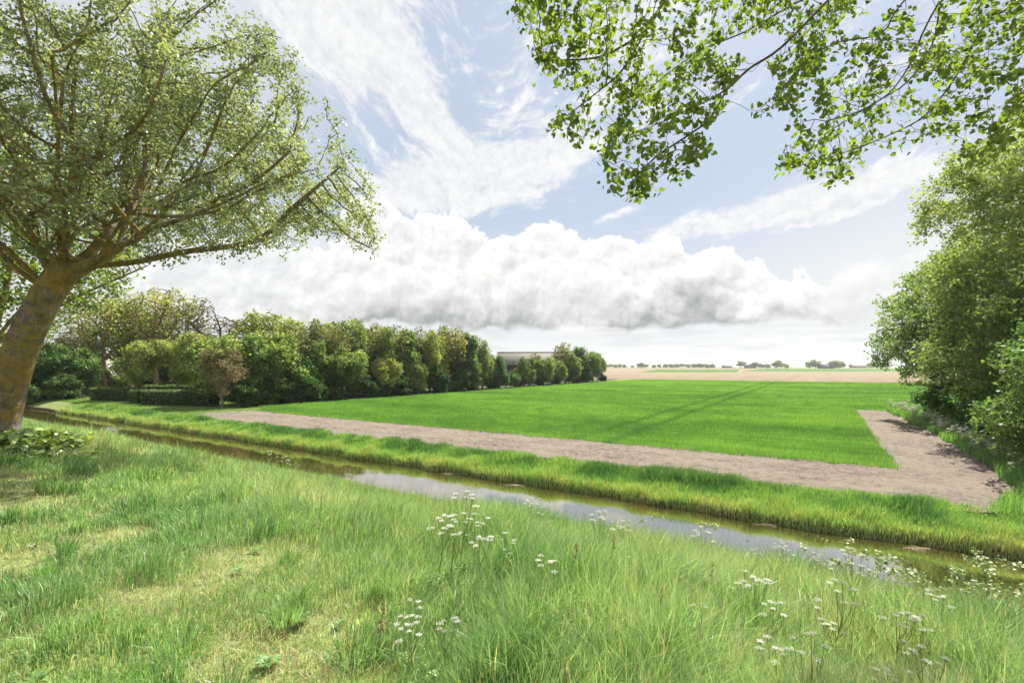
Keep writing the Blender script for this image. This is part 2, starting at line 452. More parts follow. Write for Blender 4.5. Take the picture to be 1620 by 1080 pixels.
# leaf outlines: x across, y along, z fold; faces
def T_far():
    V = np.array([(0, 0, 0), (0.5, 0.45, 0.12), (0, 1, 0), (-0.5, 0.5, 0.12)], float); return V, [np.array([[0, 1, 2, 3]])]
def T_mid():
    V = np.array([(0, 0, 0), (0.36, 0.12, .06), (0.46, 0.5, .1), (0, 1.0, -.05), (-0.46, 0.5, .1), (-0.36, 0.12, .06)], float)
    return V, [np.array([[0, 1, 2, 3], [0, 3, 4, 5]])]
def T_heart():
    V = np.array([(0, 0, 0), (0, .35, -.02), (0, .7, -.05), (0, 1.05, -.14),
                  (.28, -.07, .06), (.5, .25, .10), (.38, .66, .04), (-.28, -.07, .06), (-.5, .25, .10), (-.38, .66, .04)], float)
    return V, [np.array([[0, 4, 5, 1], [1, 5, 6, 2], [0, 1, 8, 7], [1, 2, 9, 8]]), np.array([[2, 6, 3], [2, 3, 9]])]
def T_lobed():
    V = np.array([(0, 0, 0), (0, .5, -.03), (0, 1.0, -.12), (.3, .05, .05), (.62, .22, .1), (.34, .42, .04), (.5, .78, .06), (.2, .66, 0),
                  (-.3, .05, .05), (-.62, .22, .1), (-.34, .42, .04), (-.5, .78, .06), (-.2, .66, 0)], float)
    return V, [np.array([[0, 3, 5, 1], [0, 1, 10, 8], [1, 5, 6, 7], [1, 12, 11, 10]]), np.array([[3, 4, 5], [8, 10, 9], [1, 7, 2], [1, 2, 12]])]
def unit(v): return v/(np.linalg.norm(v, axis=-1, keepdims=True)+1e-9)
def leaves(name, mat, pos, size, tmpl, r, droop=0.3, out=None, vals=None, flat=0.5):
    """one mesh of leaves; each faces a direction of its own"""
    n = len(pos); TV, TF = tmpl
    d = r.normal(0, 1, (n, 3)); d[:, 2] = d[:, 2]*0.5-droop
    if out is not None: d = d+out
    d = unit(d); nn = r.normal(0, 1, (n, 3)); nn[:, 2] += flat*2; nn = nn-d*(nn*d).sum(1, keepdims=True); nn = unit(nn); x = np.cross(d, nn)
    sz = np.broadcast_to(size, (n,))*r.uniform(0.65, 1.25, n)
    V = pos[:, None, :]+sz[:, None, None]*(TV[None, :, 0, None]*x[:, None, :]+TV[None, :, 1, None]*d[:, None, :]+TV[None, :, 2, None]*nn[:, None, :])
    k = len(TV); offs = (np.arange(n)*k)[:, None, None]
    F = [(f[None]+offs).reshape(-1, f.shape[1]) for f in TF]
    if vals is None: vals = r.uniform(0, 1, n)
    return mesh(name, V.reshape(-1, 3), F, mat, {'v': np.repeat(vals, k)})
def in_lumps(r, n, lumps, shell=0.0):
    """random points in a union of ellipsoids (cx,cy,cz,rx,ry,rz); shell pushes them outwards"""
    L = np.array(lumps, float); w_ = L[:, 3]*L[:, 4]*L[:, 5]; k = r.choice(len(L), n, p=w_/w_.sum())
    d = unit(r.normal(0, 1, (n, 3))); rad = r.uniform(0, 1, n)**(1/3.0); rad = shell+(1-shell)*rad
    return L[k, :3]+d*rad[:, None]*L[k, 3:]

# ================================================================= the setting
def axis(parts):
    """parts: (start, stop, step) runs joined"""
    a = np.concatenate([np.arange(p[0], p[1], p[2]) for p in parts]+[[parts[-1][1]]]); return np.unique(a)
def grid(us, vs, zf, name, mat, smooth=True):
    U, V_ = np.meshgrid(us, vs, indexing='ij'); X, Y = xy_of(U, V_); Z = zf(U, V_)
    a = np.arange(U.size).reshape(U.shape)
    F = np.stack([a[:-1, :-1], a[1:, :-1], a[1:, 1:], a[:-1, 1:]], 2).reshape(-1, 4)
    return obj(name, mesh(name, np.stack([X, Y, Z], 2).reshape(-1, 3), [F], mat, smooth=smooth))
def uv_nodes(t):
    X, Y, Z = sepxyz(t, geo_pos(t)); return X*EU[0]+Y*EU[1], X*EV[0]+Y*EV[1]-16.0, Z

# soil and turf under the grass
m_ground, t = newmat('turf'); gp = geo_pos(t); u_, v_, z_ = uv_nodes(t)
n1 = noise(t, gp, 0.5, 4, 0.6); n2 = noise(t, gp, 7, 5, 0.65); n3 = noise(t, gp, 45, 3, 0.6)
c = mixc(t, n2.ss(0.3, 0.7), (0.09, 0.12, 0.04), (0.20, 0.23, 0.09))
c = mixc(t, (n1*0.6+n2*0.5).ss(0.52, 0.66)*0.6, c, (0.16, 0.2, 0.06))
bare = (noise(t, gp, 1.6, 5, 0.7)*0.7+n3*0.3).ss(0.56, 0.64)*v_.ss(-11.5, -13)*0.8
c = mixc(t, bare, c, (0.33, 0.25, 0.17))
wet = z_.ss(-0.30, -0.5)
c = mixc(t, wet, c, (0.05, 0.035, 0.02))
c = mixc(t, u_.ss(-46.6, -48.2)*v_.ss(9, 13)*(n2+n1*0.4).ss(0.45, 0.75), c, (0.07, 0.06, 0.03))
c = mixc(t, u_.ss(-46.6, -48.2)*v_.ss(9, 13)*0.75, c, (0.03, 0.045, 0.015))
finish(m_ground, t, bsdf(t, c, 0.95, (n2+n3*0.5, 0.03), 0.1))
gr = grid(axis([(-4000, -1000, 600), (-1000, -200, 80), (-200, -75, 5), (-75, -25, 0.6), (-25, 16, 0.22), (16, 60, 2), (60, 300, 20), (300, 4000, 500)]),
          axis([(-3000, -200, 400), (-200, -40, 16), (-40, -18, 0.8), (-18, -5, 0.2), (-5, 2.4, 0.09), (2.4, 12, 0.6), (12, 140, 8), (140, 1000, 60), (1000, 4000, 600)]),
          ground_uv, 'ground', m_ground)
tag(gr, kind='structure')

# ditch water
m_w, t = newmat('ditch_water'); gp = geo_pos(t)
X, Y, Z = sepxyz(t, gp)
nw = noise(t, vec(t, X*1.0, Y*1.0, Z), 2.2, 3, 0.5); nw2 = noise(t, gp, 11, 2, 0.5)
p = t.nodes.new('ShaderNodeBsdfPrincipled'); p.inputs['Roughness'].default_value = 0.015; p.inputs['IOR'].default_value = 3.8
cw = mixc(t, noise(t, gp, 0.7, 4, 0.6).ss(0.35, 0.65), (0.025, 0.022, 0.006), (0.042, 0.036, 0.009)); t.links.new(cw.k, p.inputs['Base Color'])
p.inputs['Specular IOR Level'].default_value = 0.75
b = t.nodes.new('ShaderNodeBump'); b.inputs['Distance'].default_value = 0.012; b.inputs['Strength'].default_value = 0.22
t.links.new((nw*0.8+nw2*0.12).k, b.inputs['Height']); t.links.new(b.outputs[0], p.inputs['Normal'])
finish(m_w, t, p.outputs[0])
wt = grid(axis([(-200, 60, 10)]), np.array([-5.0, 1.2]), lambda a, b_: a*0+WATER_Z, 'ditch_water', m_w); tag(wt, kind='structure')

# bare headland strip: rotovated pinkish soil with clods
def soil_mat(name, a, b, c_, rows=None):
    m, t = newmat(name); gp = geo_pos(t); u_, v_, z_ = uv_nodes(t)
    n1 = noise(t, gp, 0.35, 3, 0.5); n2 = noise(t, gp, 9, 6, 0.75); n3 = noise(t, gp, 40, 3, 0.7)
    cl_ = noise(t, gp, 3.0, 4, 0.7)
    b = mixc(t, cl_.ss(0.42, 0.6), b, tuple(x*0.72 for x in b)) if cl_ else b
    c = mixc(t, (n2*0.6+n3*0.4).ss(0.33, 0.58), a, b); c = mixc(t, n1.ss(0.4, 0.62)*0.55, c, c_)
    return m, t, c, n2, n3, u_, v_
m_s, t, c, n2, n3, u_, v_ = soil_mat('headland_soil', (0.06, 0.047, 0.038), (0.200, 0.163, 0.137), (0.19, 0.158, 0.125))
finish(m_s, t, bsdf(t, c, 0.95, (n2+n3, 0.03), 0.1))
def soil_z(u, v): return 0.085+(fbm(u*5, v*5, 31, 3)-0.5)*0.12-0.035*sst(np.abs(np.abs(v-4.6)-0.9), 0.28, 0.12)*(u < 2.5)-0.035*sst(np.abs(np.abs(u-4.1)-0.85), 0.28, 0.12)*(v > 5)+(fbm(u*0.9, v*0.9, 33, 2)-0.5)*0.05
def soil_z2(u, v): return soil_z(u, v)+ground_uv(u, v)*(v < 1.95)
def strip(name, us, vs, mask, mat, zf, kind='structure'):
    U, V_ = np.meshgrid(us, vs, indexing='ij'); X, Y = xy_of(U, V_); Z = zf(U, V_)
    a = np.arange(U.size).reshape(U.shape)
    F = np.stack([a[:-1, :-1], a[1:, :-1], a[1:, 1:], a[:-1, 1:]], 2).reshape(-1, 4)
    uc = U.reshape(-1)[F].mean(1); vc = V_.reshape(-1)[F].mean(1); F = F[mask(uc, vc)]
    o = obj(name, mesh(name, np.stack([X, Y, Z], 2).reshape(-1, 3), [F], mat, smooth=True)); return tag(o, kind=kind)
def wob(x, s): return (vn(x*0.6, x*0, s)-0.5)*0.7+(vn(x*2.3, x*0, s+1)-0.5)*0.3
def mask_headland(u, v):
    lo_ = 1.95+wob(u, 61)*0.5; hi_ = np.where(u < 2.4, 7.6, 37.5)
    right = np.minimum(6.2+wob(v, 63)*0.6-np.clip((v-20)/17, 0, 1)*0.6, 3.9+(v-1.5)*0.42+wob(v*2, 68)*0.3)
    tip = (u > -44+0.9*np.abs(v-4.4)+wob(v, 65)*2)
    return (v > lo_) & (v < hi_) & (u < right) & tip
strip('headland_soil', axis([(-46, -20, 0.16), (-20, 8, 0.09)]), axis([(1.5, 9, 0.09), (9, 38, 0.2)]), mask_headland, m_s, soil_z)

# wheat standing on the field
def in_wheat(u, v):
    e = wob(u, 71)*0.25
    a = (u > -45.6+wob(v, 75)*0.8-sst(v, 30, 60)*0.5) & (u < 2.45+wob(v, 73)*0.3) & (v > 7.25+e) & (v < 125)
    cut = (v < 10) & (u < -41+(v-7.2)*-1.2)
    b = (u >= 2.2) & (u < 16) & (v > 37.2+e) & (v < 126)
    c_ = (u >= 16) & (u < 90) & (v > 50) & (v < 127)
    return (a & ~cut) | b | c_
m_wg, t = newmat('wheat_ground'); gp = geo_pos(t)
n1 = noise(t, gp, 0.12, 3, 0.55); n2 = noise(t, gp, 5, 4, 0.7)
c = mixc(t, n2.ss(0.3, 0.7), (0.04, 0.12, 0.02), (0.06, 0.18, 0.025))
finish(m_wg, t, bsdf(t, c, 0.95, (n2, 0.05), 0.05))
strip('field', axis([(-46, 4, 1.0), (4, 92, 4)]), axis([(7, 12, 0.5), (12, 126, 2)]), lambda u, v: in_wheat(u, v) & (v > 7.6), m_wg, lambda u, v: 0.012+0*u)

# the fields beyond
m_f, t, c, n2, n3, u_, v_ = soil_mat('ploughed_field', (0.15, 0.12, 0.085), (0.19, 0.155, 0.11), (0.175, 0.155, 0.095))
row = (u_*0.55).m('SINE')*0.5+0.5
row2 = noise(t, vec(t, u_*0.06, v_*0.004, 0.0), 3.0, 4, 0.6)
c = mixc(t, row.ss(0.72, 1.0)*0.45, c, (0.14, 0.10, 0.075)); c = mixc(t, row2.ss(0.42, 0.62)*0.5, c, (0.155, 0.105, 0.085))
c = mixc(t, v_.ss(150, 250)*0.5, c, (0.19, 0.162, 0.10))
finish(m_f, t, bsdf(t, c, 0.95, None, 0.05))
def quad_uv(name, pts, z, mat, px=False):
    V = []
    for a_, b_ in pts:
        X, Y = xy_of(a_, b_); V.append((X, Y, z))
    o = obj(name, mesh(name, V, [[list(range(len(pts)))]], mat)); return tag(o, kind='structure')
quad_uv('ploughed_field', [(-700, 128), (600, 128), (900, 900), (-1500, 900)], 0.012, m_f)
m_g1 = simple('far_crop', (0.045, 0.115, 0.022), 0.95, 0.25, 0.05, 0.0, 0.05); m_g2 = simple('far_pasture', (0.16, 0.20, 0.06), 0.95, 0.25, 0.03, 0.0, 0.05)
def far_strip(name, px0, px1, y0, y1, z, mat):
    """a strip of field between two distances from the camera's side of the land"""
    V = []
    for px, yy in ((px0, y1), (px1, y1), (px1+4, y0), (px0+30, y0)):
        Yd = CAM_Z*FPX/(yy-579); V.append(((px-810)/FPX*Yd, Yd, z))
    o = obj(name, mesh(name, V, [[[0, 1, 2, 3]]], mat)); return tag(o, kind='structure')
far_strip('field', 1010, 1166, 584.3, 588.6, 0.03, m_g1)
far_strip('field', 1172, 1500, 583.4, 587.2, 0.03, m_g1)
far_strip('field', 880, 1400, 580.5, 581.6, 0.05, m_g2)
far_strip('field', 1200, 1900, 581.8, 582.3, 0.05, m_g1)
far_strip('field', 955, 1060, 600.0, 602.4, 0.03, m_g2)

# ---------------------------------------------------------------- blades
def blades(name, X, Y, Z, h, w, r, mat, lean=0.25, wind=(0.25, 0.05), bend=0.5, vals=None, three=True, dirs=None, label=None, cat=None):
    n = len(X); P0 = np.stack([X, Y, Z], 1)
    a = r.uniform(0, 2*PI, n); ld_ = np.stack([np.cos(a), np.sin(a)], 1)*(r.uniform(0, 1, n)**0.7*lean)[:, None]
    ld_ = ld_+np.array(wind)*r.uniform(0.4, 1.4, n)[:, None]
    if dirs is not None: ld_ = ld_+dirs
    fa = r.uniform(0, PI, n); sx = np.stack([np.cos(fa), np.sin(fa), np.zeros(n)], 1)*(w*0.5)[:, None]
    tip = P0.copy(); tip[:, :2] += ld_*h[:, None]; ll = np.clip((ld_**2).sum(1), 0, 0.8); tip[:, 2] += h*np.sqrt(1-ll)
    if three:
        mid = P0.copy(); mid[:, :2] += ld_*h[:, None]*0.5*(1-bend*0.55); mid[:, 2] += h*(0.56+0.1*bend)
        mid = mid
        V = np.stack([P0-sx, P0+sx, mid+sx*0.8, mid-sx*0.8, tip], 1).reshape(-1, 3); b0 = np.arange(n)*5
        F = [np.stack([b0, b0+1, b0+2, b0+3], 1), np.stack([b0+3, b0+2, b0+4], 1)]; k = 5
    else:
        V = np.stack([P0-sx, P0+sx, tip], 1).reshape(-1, 3); b0 = np.arange(n)*3; F = [np.stack([b0, b0+1, b0+2], 1)]; k = 3
    if vals is None: vals = r.uniform(0, 1, n)
    o = obj(name, mesh(name, V, F, mat, {'v': np.repeat(np.clip(vals, 0, 1), k)}))
    return tag(o, label, cat, None, 'stuff')
g_stops = [(0.0, (0.08, 0.19, 0.06)), (0.25, (0.16, 0.30, 0.09)), (0.5, (0.255, 0.40, 0.145)), (0.75, (0.40, 0.51, 0.24)), (0.92, (0.50, 0.52, 0.27)), (1.0, (0.56, 0.42, 0.28))]
m_grass = leafmat('meadow_grass', g_stops, 0.5, 0.035, 0.42, (1.1, 1.12, 0.7))
m_bank = leafmat('bank_grass', [(0.0, (0.055, 0.155, 0.05)), (0.4, (0.17, 0.33, 0.085)), (0.75, (0.32, 0.47, 0.15)), (0.93, (0.34, 0.36, 0.10)), (1, (0.42, 0.33, 0.19))], 0.45, 0.05, 0.45, (1.15, 1.2, 0.5))
m_wheat = leafmat('wheat', [(0.0, (0.075, 0.15, 0.065)), (0.5, (0.14, 0.275, 0.075)), (1.0, (0.27, 0.40, 0.12))], 0.45, 0.03, 0.45, (1.05, 1.2, 0.4))

def wedge(n, r0, r1, ex, a0=-54, a1=54):
    """points around the camera between two distances, density falling as r**-ex"""
    q = rng.uniform(0, 1, n); k = 2-ex; r_ = (r0**k+(r1**k-r0**k)*q)**(1/k); a = np.radians(rng.uniform(a0, a1, n)); return np.sin(a)*r_, np.cos(a)*r_, r_
# meadow on the dike: short and worn on the crest at the left, long on the slope and to the right
X, Y, R_ = wedge(1700000, 1.3, 62, 1.5, -58, 56)
u, v = uv_of(X, Y); ok = (v < -3.95) & (v > -40) & (u > -75)
X, Y, R_, u, v = X[ok], Y[ok], R_[ok], u[ok], v[ok]
tall = np.clip(sst(v, -14.8, -11.8)*0.8+sst(X, -1.6, 1.2)*0.9+(fbm(u*0.28, v*0.28, 41, 3)-0.5)*0.7, 0, 1)
tall = tall*(1-0.55*sst(-u, 18, 30)*sst(v, -5.5, -9))
patch = fbm(X*1.3, Y*1.3, 45, 3); worn = (1-tall)*sst(fbm(X*1.5, Y*1.5, 47, 4), 0.47, 0.62)
tuft = sst(fbm(X*2.2, Y*2.2, 49, 2), 0.55, 0.75)
keep = rng.uniform(0, 1, len(X)) > worn*0.72
X, Y, R_, u, v, tall, patch, worn, tuft = [q[keep] for q in (X, Y, R_, u, v, tall, patch, worn, tuft)]
h = (0.045+0.10*patch)*(1-tall)+(0.20+0.30*patch)*tall+tuft*0.12*(1-worn); h *= rng.uniform(0.45, 1.25, len(X)); h *= (1-0.45*worn)
h *= 1-0.45*sst(v, -6, -4)
wd = (0.0023+0.0030*rng.uniform(0, 1, len(X))**2+0.004*(rng.uniform(0, 1, len(X)) > 0.94))*np.maximum(1, R_/4.0)**0.9
ang = fbm(X*0.8, Y*0.8, 51, 2)*4*PI
dirs = np.stack([np.cos(ang), np.sin(ang)], 1)*(0.20*(1-tall*0.3))[:, None]
vals = 0.10+0.70*fbm(X*0.6, Y*0.6, 53, 4)+rng.normal(0, 0.25, len(X))+0.12*(rng.uniform(0, 1, len(X)) > 0.93)+worn*0.18-tuft*0.16+(R_ > 12)*0.06
dry = rng.uniform(0, 1, len(X)) < 0.03+worn*0.10; vals[dry] = rng.uniform(0.88, 1.0, dry.sum())
blades('meadow_grass', X, Y, ground(X, Y)-0.01, h, wd, rng, m_grass, 0.62, (0.15, 0.0), 0.75, vals, True, dirs, 'mixed long and short meadow grass covering the near side of the dike', 'grass')
# thin seed-bearing stems rising above the long grass
X, Y, R_ = wedge(26000, 2.0, 26, 1.1, -50, 54); u, v = uv_of(X, Y)
ok = (v < -4.6) & ((v > -13.2) | (u > 1.5)) & (rng.uniform(0, 1, len(X)) < 0.25+sst(u, -8, 4)); X, Y, R_ = X[ok], Y[ok], R_[ok]
h = rng.uniform(0.42, 0.78, len(X)); wd = 0.0026*np.maximum(1, R_/4)**0.9
h *= 0.85
blades('flowering_grass', X, Y, ground(X, Y), h, wd, rng, leafmat('stem_grass', [(0, (0.12, 0.17, 0.05)), (0.6, (0.22, 0.22, 0.09)), (1, (0.26, 0.17, 0.11))], 0.3), 0.16, (0.10, 0), 0.3, None, True, None, 'thin straw coloured grass stems standing above the long meadow grass', 'grass')
# tussocks
X0, Y0, R0 = wedge(230, 2.0, 16, 1.2, -54, 50); Xs = []; Ys = []; Hs = []; Vs = []; Ds = []
for x, y, r_ in zip(X0, Y0, R0):
    uu, vv = uv_of(x, y)
    if vv > -4.8: continue
    k = int(rng.uniform(60, 170)); a = rng.uniform(0, 2*PI, k); q = rng.uniform(0, 1, k)**0.6*rng.uniform(0.05, 0.13)
    Xs.append(x+np.cos(a)*q); Ys.append(y+np.sin(a)*q); Hs.append(rng.uniform(0.5, 1.15, k)*rng.uniform(0.12, 0.24)); Vs.append(np.full(k, rng.uniform(0.05, 0.5))+rng.normal(0, 0.06, k))
    Ds.append(np.stack([np.cos(a), np.sin(a)], 1)*(q/0.13)[:, None]*1.1+rng.normal(0, 0.2, (k, 2)))
X = np.concatenate(Xs); Y = np.concatenate(Ys); h = np.concatenate(Hs)
blades('grass_tussocks', X, Y, ground(X, Y)-0.01, h, 0.0052*np.maximum(1, np.hypot(X, Y)/5), rng, m_grass, 0.2, (0.14, 0), 0.5, np.concatenate(Vs), True, np.concatenate(Ds), 'darker green grass tussocks scattered over the dike', 'grass')

# far bank: lush grass and reed shoots down to the water
n = 330000; q = rng.uniform(0, 1, n); dist = 11*(85/11)**q
uu = 12-(dist-11)*1.0; uu = uu+rng.uniform(-3, 6, n); vv = rng.uniform(-0.25, 2.25, n)+wob(uu, 81)*0.25
keep = (vv < 2.35) & (uu < 24) & (uu > -72) ; uu, vv = uu[keep], vv[keep]; X, Y = xy_of(uu, vv)
R_ = np.hypot(X, Y); lush = fbm(uu*0.55, vv*0.55, 83, 3)
h = (0.12+0.20*lush+0.15*sst(fbm(uu*1.1, vv*1.1, 85, 2), 0.4, 0.75))*rng.uniform(0.4, 1.25, len(X))*(0.7+0.5*sst(vv, 1.5, 0.6)*sst(vv, -0.2, 0.4)+0.25*sst(vv, 0.7, 1.8))
wd = 0.0075*np.maximum(1, R_/11)**0.95*rng.uniform(0.6, 1.3, len(X))
vals = 0.42+0.30*sst(vv, 1.3, 0.3)-0.45*sst(lush, 0.44, 0.66)*sst(vv, 0.3, 1.2)+0.5*(fbm(uu*1.3, vv*1.3, 87, 2)-0.5)+rng.normal(0, 0.2, len(X)); dry = (rng.uniform(0, 1, len(X)) < 0.05+0.22*sst(vv, 0.25, -0.1)); vals[dry] = rng.uniform(0.9, 1, dry.sum())
blades('bank_grass', X, Y, ground_uv(uu, vv)-0.02, h, wd, rng, m_bank, 0.55, (0.14, 0.0), 0.7, vals, True, None, 'lush yellow green grass and reed shoots lining the far bank of the ditch', 'grass')
# near bank reeds and the mown lawn verge beyond the ditch
n = 60000; uu = rng.uniform(-75, -42, n); vv = 2.2+rng.uniform(0, 1, n)**1.5*11; keep = ~in_wheat(uu, vv) & ~mask_headland(uu, vv); uu, vv = uu[keep], vv[keep]; X, Y = xy_of(uu, vv)
blades('lawn_grass', X, Y, ground_uv(uu, vv)-0.01, rng.uniform(0.05, 0.16, len(X)), np.full(len(X), 0.035), rng, leafmat('lawn', [(0, (0.10, 0.21, 0.035)), (1, (0.22, 0.31, 0.07))], 0.4), 0.5, (0.1, 0), 0.5, None, False, None, 'short mown lawn grass between the ditch and the clipped hedges', 'grass')
# right-hand verge under the trees
n = 60000; vv = rng.uniform(1.8, 45, n); uu = np.minimum(5.5+wob(vv, 63)*0.6-np.clip((vv-20)/17, 0, 1)*0.6, 3.6+(vv-1.5)*0.42)+rng.uniform(0, 1, n)**1.3*5; X, Y = xy_of(uu, vv); R_ = np.hypot(X, Y)
blades('verge_grass', X, Y, ground_uv(uu, vv)-0.01, rng.uniform(0.15, 0.55, n), 0.012*np.maximum(1, R_/14), rng, m_bank, 0.4, (0.1, 0), 0.5, rng.uniform(0, 0.65, n), True, None, 'rough green verge grass along the foot of the right-hand trees', 'grass')

# wheat: dense at the edges, thinning with distance as the view flattens
n = 1500000; Yd = 14*(150/14)**rng.uniform(0, 1, n)**1.0; k_ = rng.uniform(-0.62, 1.15, n); X = k_*Yd; Y = Yd
u, v = uv_of(X, Y); ok = in_wheat(u+rng.normal(0, 0.07, n), v+rng.normal(0, 0.09, n)); X, Y, u, v = X[ok], Y[ok], u[ok], v[ok]
dens = sst(Y, 10, 40)*0.5+0.5; ok = rng.uniform(0, 1, len(X)) < dens
X, Y, u, v = X[ok], Y[ok], u[ok], v[ok]
tram = np.abs(v-31) < 0.0; tram2 = np.abs(u+9.2) < 0.26; tram3 = np.abs(u+11.1) < 0.26
track = (tram2 | tram3) & (v > 12)
R_ = np.hypot(X, Y); big = fbm(u*0.10, v*0.22, 91, 3)
h = (0.21+0.12*fbm(u*0.5, v*0.5, 93, 2))*rng.uniform(0.6, 1.15, len(X))*np.where(track, 0.55, 1.0); wd = 0.011*np.maximum(1, R_/17)*rng.uniform(0.6, 1.3, len(X))
rowv = 0.16*np.sin(v*2*PI/1.5+0.6*vn(u*0.2, v*0.2, 3))*sst(R_, 110, 40)-0.25*(np.abs(np.abs(u+10.15)-0.95) < 0.4)-0.18*track
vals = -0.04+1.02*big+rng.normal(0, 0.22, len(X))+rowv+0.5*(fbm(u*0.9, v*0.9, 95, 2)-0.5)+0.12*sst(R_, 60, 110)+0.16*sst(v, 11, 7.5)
print('wheat', len(X))
blades('wheat', X, Y, 0*X, h, wd, rng, m_wheat, 0.30, (0.16, 0.02), 0.6, vals, True, None, 'young bright green wheat filling the flat field behind the ditch', 'crop')

# flat dead thatch and broad weed leaves in the short turf near the camera
X, Y, R_ = wedge(90000, 1.3, 12, 1.5, -56, 40); u, v = uv_of(X, Y); ok = v < -9; X, Y, R_ = X[ok], Y[ok], R_[ok]
blades('dead_thatch', X, Y, ground(X, Y)+0.012, rng.uniform(0.03, 0.10, len(X)), 0.004*np.maximum(1, R_/4), rng, leafmat('thatch', [(0, (0.22, 0.16, 0.09)), (0.6, (0.42, 0.34, 0.20)), (1, (0.55, 0.48, 0.33))], 0.2, 0.02), 0.98, (0.0, 0), 0.2, None, False, None, 'pale dead grass thatch lying between the green blades', 'grass')
# stray seedlings on the bare headland
n = 5200; uu = np.where(rng.uniform(0, 1, n) < 0.75, rng.uniform(-43, 5, n), rng.uniform(2.6, 5.8, n)); vv = np.where(uu > 2.6, rng.uniform(2.2, 36, n), rng.uniform(2.1, 7.4, n))
pk = (fbm(uu*1.4, vv*1.4, 141, 2) > 0.6) | (rng.uniform(0, 1, n) < 0.10) | (vv < 2.5) | (np.abs(vv-7.3) < 0.18); uu, vv = uu[pk], vv[pk]; X, Y = xy_of(uu, vv)
blades('seedlings', X, Y, 0.06+0*X, rng.uniform(0.03, 0.12, len(X)), 0.012*np.maximum(1, np.hypot(X, Y)/16), rng, m_bank, 0.7, (0.1, 0), 0.5, rng.uniform(0.1, 0.7, len(X)), True, None, 'sparse green seedlings dotted over the bare headland soil', 'grass')

# ================================================================= trees
rt = np.random.default_rng(5)
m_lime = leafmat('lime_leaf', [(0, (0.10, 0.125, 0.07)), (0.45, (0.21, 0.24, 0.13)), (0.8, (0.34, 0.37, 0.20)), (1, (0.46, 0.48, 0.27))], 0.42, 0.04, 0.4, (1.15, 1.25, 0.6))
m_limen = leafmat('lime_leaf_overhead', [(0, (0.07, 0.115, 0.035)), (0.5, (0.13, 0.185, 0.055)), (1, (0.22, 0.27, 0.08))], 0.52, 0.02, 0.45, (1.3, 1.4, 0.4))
m_bark1 = bark_lichen('lichened_bark', 0.8)
m_bark2 = bark_plain('dark_bark', (0.045, 0.035, 0.027), (0.13, 0.10, 0.075), 0.25)
m_bark3 = bark_plain('orange_bark', (0.12, 0.09, 0.05), (0.24, 0.17, 0.08), 0.6)
m_bark4 = bark_plain('pale_bark', (0.14, 0.12, 0.10), (0.27, 0.24, 0.2))

def trunk_n(p, step):
    return 1+sum(max(2, int(np.linalg.norm(np.array(b_)-np.array(a_))/step)) for a_, b_ in zip(p[:-1], p[1:]))
def hero(name, label, base, chains, lumps, nattr, step, di, dk, tip, pw, nleaf, lsize, tmpl, mleaf, mbark, thin, seed, shell=0.35, group=None, flare=0.35, spread=0.16, attrs=None, cluster=None, sides=(14, 7, 5, 3), rmax=None, up=0.04, trunk=None, cat='tree', lval=None, cutz=None):
    """a tree whose limbs are given and whose branching fills the crown; chains and lumps in world space"""
    base = np.array(base, float); r = np.random.default_rng(seed)
    A = in_lumps(r, nattr, lumps, shell) if attrs is None else attrs
    if cutz is not None: A = A[A[:, 2] > cutz(A)]
    N, Par = colonize(chains, A, step, di, dk, 160, (0, 0, up), seed, 0.10)
    R = radii(N, Par, tip, pw)
    if trunk:
        n0 = max(2, int(trunk[2])) if len(trunk) > 2 else int(np.sum(np.arange(len(N)) < trunk_n(chains[0][0], step)))
        R[:n0] = np.maximum(R[:n0], np.linspace(trunk[0], trunk[1], n0))
    if rmax and not trunk:
        R = np.where(R > rmax*0.5, rmax*0.5+(R-rmax*0.5)*(rmax*0.5)/max(1e-6, R.max()-rmax*0.5), R) if R.max() > rmax else R
    V, F = tubes(N-base, Par, R, sides, (0.12, 0.04, 0.014), flare)
    root = empty(name, base)
    tag(root, label, cat, group)
    obj('trunk', mesh('trunk', V, [F], mbark, smooth=True), root)
    idx = np.where(R < thin)[0]; k = r.choice(idx, nleaf)
    t_ = r.uniform(0, 1, nleaf)[:, None]; pp = np.where(Par[k] >= 0, Par[k], k)
    pos = N[k]*(1-t_)+N[pp]*t_+r.normal(0, spread, (nleaf, 3))
    if cluster:       # leaves sit in sprays at the twig ends
        nc = nleaf//cluster[0]; pos = np.repeat(pos[:nc], cluster[0], 0)+r.normal(0, cluster[1], (nc*cluster[0], 3))*np.array([1, 1, 0.7]); nleaf = len(pos)
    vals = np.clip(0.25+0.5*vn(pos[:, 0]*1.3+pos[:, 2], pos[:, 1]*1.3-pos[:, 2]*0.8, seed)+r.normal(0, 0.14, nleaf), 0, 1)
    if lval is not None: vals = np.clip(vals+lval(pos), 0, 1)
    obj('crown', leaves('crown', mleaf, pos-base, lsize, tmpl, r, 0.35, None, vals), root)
    print(name, 'nodes', len(N), 'rmax', R.max(), 'leaf', nleaf)
    return root

